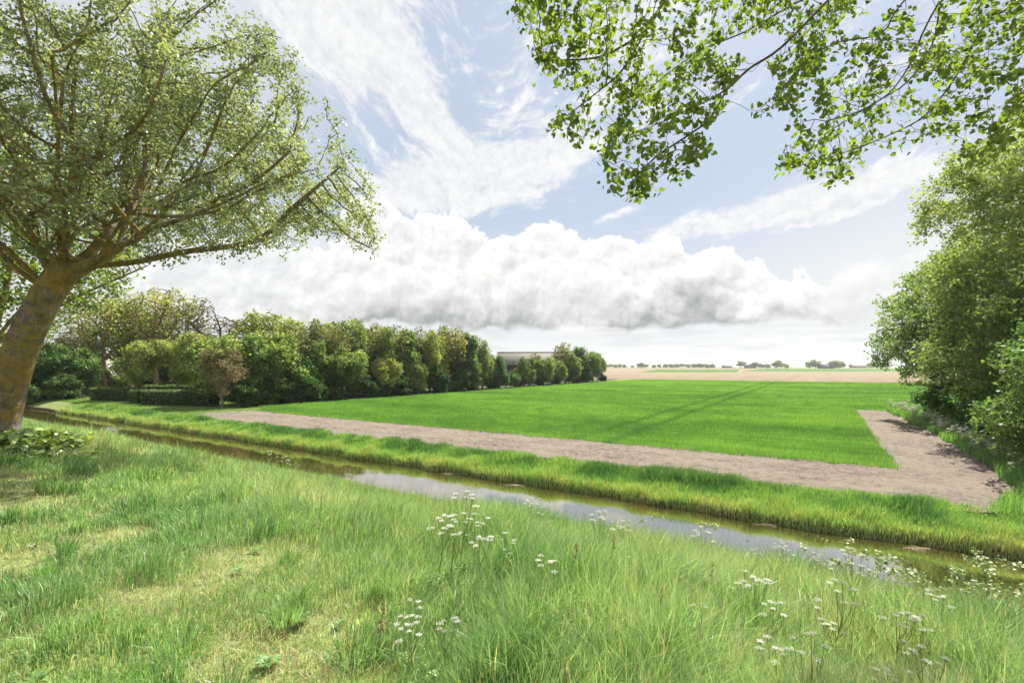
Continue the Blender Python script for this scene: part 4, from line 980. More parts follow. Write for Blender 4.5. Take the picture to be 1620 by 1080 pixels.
GARD = [
 (60, 540, 58, 'bush2', 0.9, 'dark bush just right of the leaning trunk on the lawn edge'), (92, 520, 62, 'half2', 1.2, 'low spreading tree with dull bronze leaves near the leaning trunk'),
 (118, 545, 60, 'green1', 1.0, 'dark green round tree left of the orange-barked garden tree'), (165, 458, 66, 'half1', 0.95, 'tall half-bare garden tree with thick orange-stained trunk'),
 (205, 470, 74, 'yel2', 0.85, 'yellow-green tree between the two tall half-bare garden trees'), (246, 448, 70, 'half1', 1.0, 'tallest half-bare garden tree with rounded fan of twigs'),
 (294, 468, 76, 'half2', 0.85, 'thin-leaved tree between the tallest garden tree and the bare one'), (348, 474, 80, 'bare', 1.2, 'leafless wide-branched tree above the bronze-leaved tree'),
 (224, 536, 56, 'young', 0.95, 'leftmost of the three small pale-stemmed trees behind the hedge'), (281, 540, 57, 'young', 0.75, 'middle one of the three small pale-stemmed trees behind the hedge'),
 (306, 527, 56, 'young', 0.85, 'rightmost of the three small pale-stemmed trees behind the hedge'),
 (150, 575, 70, 'bush3', 1.1, 'light bush at the foot of the orange-stained trunk'), (200, 560, 82, 'bro1', 1.2, 'bronze tree far back in the garden behind the small trees'),
 (130, 515, 84, 'bro1', 1.1, 'bronze tree at the back left of the garden'), (265, 545, 84, 'green2', 1.1, 'green tree far back behind the middle small tree'),
 (318, 545, 74, 'yel1', 1.0, 'yellow-green tree behind the rightmost small tree'), (20, 520, 66, 'bush1', 1.0, 'green bush seen left of the leaning trunk'),
 (100, 590, 56, 'bush2', 1.2, 'low dark bush along the back of the lawn'), (185, 592, 78, 'bush1', 1.4, 'low green bush right of the orange-stained trunk'), (240, 590, 80, 'bush2', 1.5, 'low dark bush in the garden shade between small trees'),
 (330, 575, 62, 'bush2', 1.0, 'dark bush behind the right end of the clipped hedge'), (-40, 520, 60, 'green2', 1.1, 'green tree beyond the lawn at the left picture edge'), (30, 590, 55, 'bush2', 1.2, 'low dark bush at the far left behind the trunk'),
 (140, 596, 62, 'bush3', 0.9, 'small pale shrub on the lawn before the orange-stained trunk'),
]
for px, top, Y, k, w_, lb in GARD:
    X, Y, H = at(px, top, Y=Y); plant(k, X, Y, H, w_, lb, 'garden trees and bushes behind the hedge')
# ---- far trees on the horizon
FAR = [(960, 576, 1000), (966, 575, 1020), (973, 575.5, 1000), (980, 575, 1010), (987, 575.5, 1000), (1000, 577, 1200), (1014, 573, 900), (1022, 575.5, 950), (1034, 576, 1000), (1043, 575.5, 1020), (1052, 575, 1000), (1061, 574.5, 980),
       (1070, 574.5, 1000), (1079, 574.5, 1000), (1088, 575, 1000), (1098, 574.5, 900), (1107, 574, 900), (1117, 574.5, 900), (1126, 575, 920), (1172, 570.5, 850), (1186, 575, 900), (1195, 572, 850), (1205, 574.5, 900), (1214, 574.5, 900),
       (1229, 569.5, 800), (1236, 573, 850), (1244, 575, 900), (1281, 571.5, 800), (1290, 568.5, 780), (1321, 569, 760), (1328, 570.5, 780), (1346, 575.5, 1000), (1378, 572.5, 900), (1386, 575, 950), (1396, 575.5, 1000), (1404, 575, 1000)]
nmf = {0: 'small tree on the skyline', 1: 'dark clump on the skyline'}
kf = ['bush1', 'green2', 'bush3', 'green1', 'bush1', 'bush3']
spots_l = {1014: 'lone round tree on the horizon right of the belt end', 1172: 'round tree standing at the left of the distant farmstead', 1229: 'tallest tree of the middle farmstead on the horizon', 1281: 'smaller tree left of the tree by the dark-roofed far barn',
           1290: 'tall tree on the horizon just left of the dark-roofed far barn', 1321: 'broad tree on the horizon just right of the dark-roofed far barn', 1328: 'right half of the broad tree pair beyond the dark-roofed far barn', 1378: 'last single round tree on the horizon before the maple', 1195: 'rounded tree in the middle of the farmstead'}
for i, (px, top, Y) in enumerate(FAR):
    X = (px-810)/FPX*Y; H = CAM_Z+(579-top)/FPX*Y; H = max(H, 7)
    seg = 'in the low row right beside the belt end' if px < 1005 else 'in the long hazy row left of the gap' if px < 1095 else 'in the dark clump at the right of the long row' if px < 1130 else 'in the middle farmstead' if px < 1250 else 'near the right end of the skyline'
    lb = spots_l.get(px, 'distant tree '+seg)
    plant(kf[i % 6], X, Y, H, 1.5, lb, 'distant trees on the horizon '+('left of the farmsteads' if px < 1140 else 'around the farmsteads'))

# ================================================================= hedges, buildings, small things
ro5 = np.random.default_rng(55)
m_hedge = leafmat('hedge_leaf', [(0, (0.025, 0.06, 0.018)), (0.5, (0.075, 0.135, 0.04)), (1, (0.22, 0.30, 0.10))], 0.3, 0.03, 0.45)
m_core = simple('hedge_core', (0.02, 0.035, 0.012), 0.95, 0.3, 8, 0.02, 0.05)
def hedge(label, p0, p1, depth, h, seed):
    """a clipped hedge between two ground points: twiggy core with leaf cover, slightly bulging sides"""
    r = np.random.default_rng(seed); p0 = np.array(p0); p1 = np.array(p1); L = np.linalg.norm(p1-p0); d = (p1-p0)/L; nrm = np.array([-d[1], d[0]])
    z0 = float(ground(*p0)); root = empty('clipped_hedge', (*p0, z0)); tag(root, label, 'hedge', 'clipped hedges on the lawn')
    def surf(s, t, grow=0.0):   # s along 0..1, t around from front foot over the top to the back foot 0..1
        a = t*PI; bul = 0.08*np.sin(s*L*2.1+seed)+0.06*(fbm(s*L*0.8, t*3, seed, 2)-0.5)*4
        x = np.clip(np.cos(a)*1.35, -1, 1)*(depth/2+bul*0.5+grow); z = np.clip(np.sin(a)*1.5, 0, 1)*(h+bul*0.4+grow)
        return s*L, x, z
    ns, nt_ = int(L*3)+2, 14; Sg, Tg = np.meshgrid(np.linspace(0, 1, ns), np.linspace(0, 1, nt_), indexing='ij')
    sl, x, z = surf(Sg, Tg, -0.10)
    P = np.stack([d[0]*sl+nrm[0]*x, d[1]*sl+nrm[1]*x, z-0.05], 2); a = np.arange(ns*nt_).reshape(ns, nt_)
    F = [np.stack([a[:-1, :-1], a[1:, :-1], a[1:, 1:], a[:-1, 1:]], 2).reshape(-1, 4), a[0][None, ::-1], a[-1][None, :]]
    obj('core', mesh('core', P.reshape(-1, 3), F, m_core, smooth=True), root)
    n = int(L*(2*h+depth)*260); s_ = r.uniform(-0.01, 1.01, n); t_ = r.uniform(0.0, 1, n); sl, x, z = surf(s_, t_, 0.0); e = r.normal(0, 0.05, (n, 3))
    end = r.uniform(0, 1, n) < depth/(L+depth)*0.8; sl = np.where(end, np.where(r.uniform(0, 1, n) < 0.5, 0, L), sl); q = np.where(end, r.uniform(0, 1, n), 1.0)
    pos = np.stack([d[0]*sl+nrm[0]*x*q, d[1]*sl+nrm[1]*x*q, np.maximum(z*np.where(end, r.uniform(0, 1, n), 1), 0.02)], 1)+e
    obj('foliage', leaves('foliage', m_hedge, pos, 0.085, T_mid(), r, 0.0), root)
def gpt(px, py): x_, y_, z_ = on_ground(px, py); return (x_, y_)
hedge('long light-topped clipped hedge in front, running to the bronze-leaved tree', gpt(232, 640), gpt(338, 643), 1.3, 1.45, 3)
hedge('short rounded clipped hedge block between the dark hedge and the long front hedge', gpt(215, 637.5), gpt(228, 638.5), 1.3, 1.35, 4)
hedge('dark clipped hedge at the left end on the lawn', gpt(152, 633.5), gpt(212, 634.5), 1.5, 1.4, 5)
hedge('clipped hedge at the back, seen above the long front hedge', (gpt(232, 629)[0], gpt(232, 629)[1]), gpt(340, 629), 1.3, 1.5, 6)

def box(x0, x1, y0, y1, z0, z1):
    V = [(x0, y0, z0), (x1, y0, z0), (x1, y1, z0), (x0, y1, z0), (x0, y0, z1), (x1, y0, z1), (x1, y1, z1), (x0, y1, z1)]
    F = [(0, 3, 2, 1), (4, 5, 6, 7), (0, 1, 5, 4), (1, 2, 6, 5), (2, 3, 7, 6), (3, 0, 4, 7)]
    return V, F
def boxes(name, L, mat, parent=None):
    V = []; F = []
    for b_ in L:
        v_, f_ = box(*b_); F += [tuple(i+len(V) for i in q) for q in f_]; V += v_
    return obj(name, mesh(name, V, [F], mat), parent)
def solid_roof(name, L, W, ze, zr, ov, th, mat, parent):
    """a gabled roof with real thickness, ridge along x, centred on the origin"""
    a = W/2+ov; l = L/2+ov; s = (zr-ze)/(W/2); zo = ze-s*ov
    V = [(-l, -a, zo), (-l, 0, zr), (-l, a, zo), (-l, a, zo+th), (-l, 0, zr+th), (-l, -a, zo+th)]; V += [(-x_, y_, z_) for x_, y_, z_ in V]
    F4 = [(0, 6, 7, 1), (1, 7, 8, 2), (2, 8, 9, 3), (3, 9, 10, 4), (4, 10, 11, 5), (5, 11, 6, 0), (0, 1, 4, 5), (1, 2, 3, 4), (7, 6, 11, 10), (8, 7, 10, 9)]
    return obj(name, mesh(name, V, [F4], mat), parent)
def gable_wall(name, L, W, ze, zr, mat, parent):
    w2, l = W/2, L/2
    V = [(-l, -w2, 0), (l, -w2, 0), (l, w2, 0), (-l, w2, 0), (-l, -w2, ze), (l, -w2, ze), (l, w2, ze), (-l, w2, ze), (-l, 0, zr), (l, 0, zr)]
    F4 = [(0, 1, 5, 4), (2, 3, 7, 6)]; F5 = [(1, 2, 6, 9, 5), (3, 0, 4, 8, 7)]
    return obj(name, mesh(name, V, [F4, F5], mat), parent)
m_roofp = bark_plain('fibre_cement_roof', (0.13, 0.122, 0.108), (0.17, 0.158, 0.14)); m_darkwood = simple('dark_boards', (0.035, 0.033, 0.03), 0.85, 0.3, 3, 0.01)
m_white = simple('white_render', (0.62, 0.62, 0.60), 0.8, 0.08, 2, 0.002); m_glass = simple('window_glass', (0.03, 0.035, 0.04), 0.1, 0.1, 2, 0.0, 0.6)
m_brick = simple('brown_brick', (0.16, 0.095, 0.07), 0.9, 0.3, 6, 0.004); m_slate = simple('slate_roof', (0.06, 0.065, 0.075), 0.7, 0.25, 2, 0.004); m_red = simple('tiled_roof', (0.22, 0.10, 0.07), 0.8, 0.25, 2, 0.004)
m_grey = simple('pale_grey_paint', (0.38, 0.36, 0.38), 0.7, 0.08, 2, 0.001)
# the barn behind the belt
r_ = empty('barn', (6.6, 143, 0), math.radians(-3)); tag(r_, 'long low barn with pale grey roof and dark walls behind the belt of trees', 'barn')
gable_wall('wall', 21, 15, 4.5, 7.9, m_darkwood, r_); rf = solid_roof('roof', 21, 15, 4.5, 7.9, 0.5, 0.18, m_roofp, r_)
boxes('roof_light', [(-8+3.2*k, -7.2+3.2*k, -4.2, -2.4, 6.05, 6.18) for k in range(0)] or [(-10.9, 10.9, -0.25, 0.25, 8.06, 8.2)], m_roofp, rf).name = 'ridge_cap'
dr = boxes('door', [(-3.2, 0.8, -7.56, -7.505, 0, 3.6)], m_slate, r_); boxes('door_rail', [(-3.6, 5.0, -7.62, -7.565, 3.62, 3.74)], m_grey, dr)
for k in range(3): boxes('window', [(3.2+2.2*k, 4.4+2.2*k, -7.55, -7.505, 1.6, 2.5)], m_glass, r_)
# white outbuilding glimpsed between the trunks
X, Y, Z = ray(766, 590, 112); r_ = empty('outbuilding', (X-1, 112, 0)); tag(r_, 'low white-walled outbuilding glimpsed through the slender trees of the belt', 'building')
gable_wall('wall', 6.5, 4, 2.1, 3.0, m_white, r_); solid_roof('roof', 6.5, 4, 2.1, 3.0, 0.2, 0.1, m_slate, r_); boxes('door', [(-0.5, 0.5, -2.05, -2.004, 0, 1.9)], m_slate, r_)
# garden house
r_ = empty('house', (ray(296, 600, 88)[0], 88, 0.05), math.radians(8)); tag(r_, 'house with pale grey pillars glimpsed under the small garden trees', 'house')
gable_wall('wall', 13, 8, 2.9, 6.2, m_brick, r_); rf = solid_roof('roof', 13, 8, 2.9, 6.2, 0.4, 0.15, m_slate, r_); boxes('chimney', [(3.0, 3.7, -0.4, 0.4, 5.6, 7.1)], m_brick, rf)
for k in range(4): boxes('pillar', [(-5.6+3.4*k, -5.25+3.4*k, -5.3, -4.95, 0, 2.55)], m_grey, r_)
boxes('porch_roof', [(-6.0, 5.4, -5.5, -4.02, 2.56, 2.72)], m_grey, r_)
for k in range(3):
    w_ = boxes('window', [(-4.6+3.4*k, -3.0+3.4*k, -4.05, -4.005, 0.9, 2.2)], m_glass, r_)
    boxes('frame', [(-4.68+3.4*k, -2.92+3.4*k, -4.09, -4.052, 2.2, 2.3), (-4.68+3.4*k, -2.92+3.4*k, -4.09, -4.052, 0.8, 0.9), (-3.84+3.4*k, -3.76+3.4*k, -4.09, -4.052, 0.9, 2.2)], m_white, w_)
# cream-roofed shed in the garden depth
r_ = empty('garden_shed', (ray(180, 600, 92)[0], 92, 0.05), math.radians(-6)); tag(r_, 'low shed with long cream-coloured roof glimpsed left of the small garden trees', 'shed')
m_cream = bark_plain('cream_roof', (0.40, 0.36, 0.29), (0.50, 0.46, 0.38))
gable_wall('wall', 11, 6, 1.2, 3.0, m_white, r_); solid_roof('roof', 11, 6, 1.2, 3.0, 0.3, 0.1, m_cream, r_); boxes('door', [(-0.5, 0.5, -3.05, -3.004, 0, 1.1)], m_darkwood, r_)
# garden slide
m_pur = simple('violet_plastic', (0.16, 0.06, 0.17), 0.4, 0.1, 2, 0); m_redp = simple('red_plastic', (0.30, 0.03, 0.04), 0.4, 0.1, 2, 0)
sx_, sy_ = ray(298, 605, 68)[:2]; r_ = empty('garden_slide', (sx_, sy_, float(ground(sx_, sy_))), 0.1); tag(r_, 'small violet and red garden slide under the rightmost small tree', 'slide')
V = []; F = []
for k in range(9):
    s_ = k/8; x_ = -1.5+2.4*s_; z_ = 0.25+1.25*s_*s_*(3-2*s_)
    V += [(x_, -0.32, z_+0.18), (x_, -0.27, z_), (x_, 0.27, z_), (x_, 0.32, z_+0.18), (x_, 0.36, z_+0.18), (x_, 0.30, z_-0.05), (x_, -0.30, z_-0.05), (x_, -0.36, z_+0.18)]
for k in range(8):
    for j in range(8): F.append((k*8+j, (k+1)*8+j, (k+1)*8+(j+1) % 8, k*8+(j+1) % 8))
obj('chute', mesh('chute', V, [F], m_pur), r_)
boxes('ladder', [(1.25, 1.32, -0.3, -0.24, 0, 2.1), (1.25, 1.32, 0.24, 0.3, 0, 2.1)]+[(1.26, 1.31, -0.24, 0.24, 0.25+0.3*k, 0.3+0.3*k) for k in range(5)], m_redp, r_)
boxes('platform', [(0.9, 1.25, -0.34, 0.34, 1.42, 1.49)], m_redp, r_)
for a_ in (-0.3, 0.24): boxes('leg', [(0.9, 0.96, a_, a_+0.06, 0, 1.42)], m_redp, r_)
# far farmsteads
def farm(name, label, px, Y, w_, wall_h, ridge_h, mw, mr, rz=0.0):
    X = (px-810)/FPX*Y; r_ = empty(name, (X, Y, 0), rz); tag(r_, label, 'barn' if name == 'barn' else 'house', 'farm buildings on the horizon')
    gable_wall('wall', w_, w_*0.55, wall_h, ridge_h, mw, r_); solid_roof('roof', w_, w_*0.55, wall_h, ridge_h, 0.4, 0.2, mr, r_); boxes('door', [(-1.5, 1.5, -w_*0.275-0.05, -w_*0.275-0.005, 0, wall_h*0.8)], m_glass, r_)
farm('barn', 'dark-roofed barn on the horizon between two trees at the right', 1306, 760, 19, 3.0, 9.2, m_darkwood, m_slate)
farm('barn', 'low dark farm building on the horizon in the middle farmstead', 1186, 900, 17, 2.5, 7.5, m_brick, m_slate, 0.2)
farm('house', 'small red-roofed farmhouse on the horizon right of the far barn', 1352, 980, 16, 2.8, 7.0, m_brick, m_red, 0.1)
farm('house', 'tiny pale farmhouse on the horizon close to the right-hand trees', 1366, 990, 12, 2.8, 6.5, m_white, m_red, -0.3)
farm('barn', 'small grey barn on the horizon right of the low tree row', 1150, 1100, 20, 3, 6.5, m_darkwood, m_roofp, 0.2)

# ---------------------------------------------------------------- cow parsley
m_stem = simple('parsley_stem', (0.20, 0.25, 0.09), 0.7, 0.25, 20, 0.0, 0.2); m_fl = leafmat('white_floret', [(0, (0.55, 0.56, 0.46)), (1, (0.80, 0.80, 0.72))], 0.35, 0.0, 0.5, (1, 1, 0.95))
m_pleaf = leafmat('parsley_leaf', [(0, (0.10, 0.20, 0.05)), (1, (0.24, 0.36, 0.11))], 0.4, 0.03, 0.5)
def parsley(seed, H, nb, dense=1.0, fs=0.0046):
    r = np.random.default_rng(seed); segs = []; umb = []
    def seg(a, b, r0, r1): segs.append((np.array(a, float), np.array(b, float), r0, r1))
    lean = r.normal(0, 0.06, 2); top = np.array([lean[0]*H, lean[1]*H, H*0.62]); seg((0, 0, -0.03), top*0.5+np.array([0, 0, 0.0]), 0.0042, 0.0036); seg(top*0.5, top, 0.0036, 0.003)
    for q in range(nb):
        a = q*2.4+r.uniform(0, 0.7); f = r.uniform(0.55, 1.0); st = top*f; L = H*r.uniform(0.24, 0.42); o = np.array([math.cos(a)*0.48, math.sin(a)*0.48, r.uniform(0.75, 1.1)]); o /= np.linalg.norm(o)
        mid = st+o*L*0.55; e = mid+(o*0.45+np.array([0, 0, 0.55]))*L*0.5; seg(st, mid, 0.0024, 0.002); seg(mid, e, 0.002, 0.0016); umb.append(e)
        if r.uniform() < 0.6:
            o2 = np.array([math.cos(a+1.2)*0.5, math.sin(a+1.2)*0.5, 0.9]); e2 = mid+o2*L*0.42; seg(mid, e2, 0.0017, 0.0013); umb.append(e2)
    umb.append(top+np.array([0, 0, H*0.30])); seg(top, umb[-1], 0.0028, 0.002)
    V = []; F = []
    def cyl(a, b, r0, r1, n=5):
        d = unit(b-a); x_ = unit(np.cross(d, [0.3, 0.9, 0.1])); y_ = np.cross(d, x_); k0 = len(V)
        for p_, rr in ((a, r0), (b, r1)):
            for j in range(n): V.append(p_+rr*(math.cos(j*2*PI/n)*x_+math.sin(j*2*PI/n)*y_))
        for j in range(n): F.append((k0+j, k0+(j+1) % n, k0+n+(j+1) % n, k0+n+j))
    for s_ in segs: cyl(*s_)
    me_s = mesh('stem', V, [F], m_stem, smooth=True); mu = []
    for c in umb:
        V = []; F = []; R0 = r.uniform(0.016, 0.027)*(1.5 if fs > 0.006 else 1); fl = []
        for j in range(int(r.integers(7, 12))):
            a = j*2.4; q = R0*math.sqrt((j+0.6)/12); e = np.array([math.cos(a)*q, math.sin(a)*q, 0.022-q*q*6]); cyl(np.zeros(3), e, 0.0006, 0.0005, 3)
            k = int(9*dense); b_ = r.normal(0, 1, (k, 3))*np.array([1, 1, 0.35]); fl.append(e+unit(b_)*r.uniform(0.002, 0.0075, (k, 1)))
        me_u = mesh('umbel', V, [F], m_stem); fl = np.concatenate(fl)
        me_f = leaves('florets', m_fl, fl, fs, T_far(), r, -0.3, None, None, 1.5)
        mu.append((c, me_u, me_f))
    me_l = []
    for q in range(3):      # ferny leaves low on the stem
        a = q*2.2+r.uniform(0, 1); L = r.uniform(0.07, 0.13); pos = []
        for s_ in np.linspace(0.15, 1, 14):
            w_ = (1-s_)*0.6*L
            for e_ in np.linspace(-1, 1, 6): pos.append((math.cos(a)*L*s_*1.3-math.sin(a)*e_*w_, math.sin(a)*L*s_*1.3+math.cos(a)*e_*w_, H*(0.10+0.09*q)+0.05*math.sin(s_*2.5)))
        me_l.append(leaves('leaf', m_pleaf, np.array(pos), 0.015, T_far(), r, 0.2, None, None, 1.0))
    return me_s, me_l, mu
PP = [parsley(101, 0.66, 5), parsley(102, 0.78, 6), parsley(103, 0.55, 4), parsley(104, 0.70, 6), parsley(105, 0.62, 10, 1.6, 0.009), parsley(106, 0.5, 9, 1.6, 0.009)]
pproto = {}
def put_parsley(k, X, Y, s, rz, label, group, base=None):
    if k not in pproto:
        r_ = empty('cow_parsley', (0, 0, 0)); me_s, me_l, mu = PP[k]; obj('stem', me_s, r_); [obj('leaf', q_, r_) for q_ in me_l]
        for c, a, b_ in mu: u_o = obj('umbel', a, r_, Vector(c)); obj('florets', b_, u_o)
        pproto[k] = r_
    else: r_ = copy_tree(pproto[k])
    r_.location = (X, Y, float(ground(X, Y))); r_.rotation_euler = (0.04*math.sin(rz*3), 0.05*math.cos(rz*5), rz); r_.scale = (s, s, s)
    return tag(r_, label, 'flower', group)
# head pixel in the photo, distance from the camera
CP = [(722, 828, 5.6, 1, 1.0, 'tallest cow parsley of the white-flowered cluster left of centre'), (705, 858, 5.4, 0, 0.95, 'cow parsley at the left side of the white-flowered cluster left of centre'),
      (752, 840, 5.7, 3, 0.9, 'cow parsley at the right side of the white-flowered cluster left of centre'), (765, 885, 5.2, 2, 1.0, 'low cow parsley just below the white-flowered cluster left of centre'),
      (690, 850, 5.5, 2, 1.1, 'small cow parsley at the far left of the flower cluster left of centre'), (868, 905, 4.6, 2, 0.9, 'lone small cow parsley head right of the flower cluster, mid foreground'),
      (655, 960, 3.9, 0, 0.8, 'pale cow parsley standing before the dark tussock in the foreground'), (705, 985, 3.6, 2, 0.85, 'cow parsley just right of the dark tussock in the foreground'),
      (632, 1005, 3.5, 2, 0.8, 'low cow parsley at the left of the foreground tussock'), (1175, 915, 4.4, 0, 0.9, 'cow parsley on the slope below the bramble tangle, left one'),
      (1208, 918, 4.5, 2, 1.1, 'short cow parsley directly below the white spray by the ditch'), (1230, 868, 6.0, 1, 1.0, 'tall cow parsley with dark bent stem before the ditch water'),
      (1246, 862, 6.4, 3, 0.9, 'white-flowered cow parsley right behind the dark bent stem'), (1215, 880, 6.2, 0, 0.9, 'white-flowered cow parsley left of the dark bent stem'),
      (1305, 930, 4.2, 1, 0.9, 'cow parsley with the widest flat white head in the right foreground'), (1206, 960, 3.7, 2, 0.9, 'cow parsley with small cluster of heads below the dark bent stem'),
      (1345, 870, 6.8, 0, 0.9, 'cow parsley against the water right of the bent stem'), (1375, 900, 6.0, 3, 0.8, 'white cow parsley in front of the sky reflection at the right'),
      (1412, 975, 3.7, 2, 1.0, 'cow parsley right of the widest head, lower down'), (1435, 965, 3.9, 0, 0.8, 'cow parsley with two neat white heads at the right'),
      (1475, 1045, 2.9, 3, 0.8, 'large pale cow parsley gone over at the bottom right'), (1255, 1045, 2.9, 1, 0.8, 'cow parsley at the bottom edge below the bent stem'),
      (1405, 1068, 2.7, 0, 0.7, 'cow parsley at the bottom edge left of the large pale one'), (1225, 1068, 2.8, 2, 0.9, 'short cow parsley touching the bottom edge, left of its neighbour'),
      (430, 715, 13, 3, 1.1, 'cow parsley on the near bank where the ditch water first shows'), (470, 735, 12.2, 1, 1.0, 'second cow parsley on the near bank beside the grey-green grass'),
      (455, 722, 12.6, 0, 1.1, 'pale cow parsley between the two near-bank ones at the left'), (1490, 950, 4.0, 2, 0.9, 'small cow parsley below the right-hand bramble'),
      (60, 862, 4.6, 2, 0.45, 'tiny white-flowered cow parsley in the short grass at the far left'), (1095, 955, 3.9, 2, 0.8, 'small cow parsley in the long grass right of centre'),
      (985, 935, 4.2, 0, 0.6, 'small cow parsley in the long grass at the centre'), (1335, 1000, 3.3, 2, 0.8, 'cow parsley between the widest head and the large pale one')]
PH = [0.66*0.92, 0.78*0.92, 0.55*0.92, 0.70*0.92]
for i, (px, py, Y, k, s, lb) in enumerate(CP):
    s *= 0.85 if Y < 4.6 else 0.95
    # stand it where a plant of this height carries its head at that sight line
    best = None
    for Yt in np.linspace(max(2.0, Y*0.6), Y*1.8, 200):
        X_ = (px-810)/FPX*Yt; g = float(ground(X_, Yt)); e = abs(g+PH[k]*s-(CAM_Z+(579-py)/FPX*Yt))
        if best is None or e < best[0]: best = (e, X_, Yt)
    put_parsley(k, best[1], best[2], s, i*1.7, lb, 'cow parsley in the long grass of the near slope')
for i in range(34):
    Yp = ro5.uniform(3.0, 8.5); Xp = ro5.uniform(-0.15, 0.98)*Yp; uu_, vv_ = uv_of(Xp, Yp)
    if vv_ > -5.2: continue
    put_parsley(i % 4, Xp, Yp, ro5.uniform(0.6, 0.85), i*2.3, 'small thin cow parsley scattered loosely through the long grass, half hidden by blades', 'loose cow parsley in the long grass')
for i in range(150):
    v_ = ro5.uniform(7, 41); u_ = min(5.75, 4.2+(v_-1.5)*0.42)+(vn(np.array([v_*0.6]), np.array([0.0]), 63)[0]-0.5)*0.4-np.clip((v_-20)/17, 0, 1)*0.5+ro5.uniform(0, 1)**1.3*1.3; X_, Y_ = xy_of(u_, v_)
    put_parsley(4+i % 2, float(X_), float(Y_), ro5.uniform(1.1, 1.7), i*1.3, 'white cow parsley in the drift between the bare soil and the dark bushes', 'cow parsley drift along the right-hand bushes')

# ---------------------------------------------------------------- brambles by the water, leafy sprouts at the lime's foot
m_bram = leafmat('bramble_leaf', [(0, (0.07, 0.13, 0.05)), (0.6, (0.17, 0.24, 0.09)), (1, (0.34, 0.36, 0.18))], 0.38, 0.04, 0.45); m_cane = simple('bramble_cane', (0.12, 0.07, 0.045), 0.7, 0.3, 20, 0)
def bramble(label, px, py, n, seed, sc=1.0):
    X0, Y0, Z0 = on_ground(px, py); r = np.random.default_rng(seed); N = []; Par = []
    for q in range(n):
        a = r.uniform(0, 2*PI); L = r.uniform(0.5, 1.25)*sc; hh = r.uniform(0.25, 0.6)*sc; x0, y0 = r.normal(0, 0.35*sc, 2); pv = -1
        g0 = float(ground(X0+x0, Y0+y0))-Z0
        for s_ in np.linspace(0, 1, 14):
            N.append((x0+math.cos(a)*L*s_, y0+math.sin(a)*L*s_, g0+hh*math.sin(s_*2.3)*1.15-0.02)); Par.append(pv); pv = len(N)-1
    N = np.array(N); Par = np.array(Par); V, F = tubes(N, Par, np.full(len(N), 0.0035), (4, 4, 4, 4))
    root = empty('bramble', (X0, Y0, Z0)); tag(root, label, 'bramble', 'brambles along the near edge of the ditch'); obj('cane', mesh('cane', V, [F], m_cane), root)
    k = r.choice(len(N), len(N)*4); pos = N[k]+r.normal(0, 0.035, (len(k), 3)); obj('foliage', leaves('foliage', m_bram, pos, 0.062*sc**0.5, T_mid(), r, 0.1, None, None, 1.0), root)
BR = [(1150, 870, 8, 'small arching bramble against the water, left of the tall cow parsley', 0.8), (1110, 860, 6, 'leftmost low bramble at the water edge', 0.7), (1300, 905, 9, 'bramble with darker leaves in front of the sky reflection', 0.8), (1390, 915, 9, 'leafy bramble mound where the near bank curves, middle one', 0.9),
      (1440, 950, 13, 'bramble mound with orange old leaves in the right foreground', 1.0), (1500, 965, 16, 'broad pale bramble tangle near the right edge', 1.1), (1575, 950, 16, 'bramble tangle reaching over the brown water at the right edge', 1.15), (1610, 985, 14, 'lowest bramble tangle at the right picture edge', 1.0), (985, 835, 6, 'thin bramble shoots on the bank at the centre of the ditch', 0.7), (1030, 842, 5, 'thin bramble shoots right of the centre ones', 0.7)]
for i, (px, py, n, lb, s) in enumerate(BR): bramble(lb, px, py, n, 300+i, s)
m_spr = leafmat('lime_sprout_leaf', [(0, (0.10, 0.18, 0.05)), (0.6, (0.24, 0.34, 0.10)), (1, (0.42, 0.48, 0.18))], 0.4, 0.05, 0.4)
def sprouts(label, px, py, n, rad, hh, size, seed):
    X0, Y0, Z0 = on_ground(px, py); r = np.random.default_rng(seed); N = []; Par = []; tips = []
    for q in range(n):
        a = r.uniform(0, 2*PI); d_ = rad*math.sqrt(r.uniform()); x0, y0 = math.cos(a)*d_, math.sin(a)*d_; h_ = hh*r.uniform(0.5, 1)*(1-0.5*d_/rad); pv = -1; g0 = float(ground(X0+x0, Y0+y0))-Z0
        for s_ in np.linspace(0, 1, 5):
            N.append((x0+math.cos(a)*0.12*s_, y0+math.sin(a)*0.12*s_, g0+h_*s_)); Par.append(pv); pv = len(N)-1
            if s_ > 0.3: tips.append(len(N)-1)
    N = np.array(N); V, F = tubes(N, np.array(Par), np.full(len(N), 0.004), (4, 4, 4, 4)); root = empty('lime_sprouts', (X0, Y0, Z0)); tag(root, label, 'shrub')
    obj('stem', mesh('stem', V, [F], m_cane), root); k = r.choice(tips, len(tips)*3); pos = N[k]+r.normal(0, 0.05, (len(k), 3)); obj('foliage', leaves('foliage', m_spr, pos, size, T_heart(), r, 0.15, None, None, 1.3), root)
sprouts('clump of big pale green leaves sprouting at the foot of the leaning lime', 50, 716, 95, 0.75, 0.55, 0.12, 7)
sprouts('low clump of darker leaves on the grass right of the lime sprouts', 108, 732, 40, 0.55, 0.25, 0.08, 8)
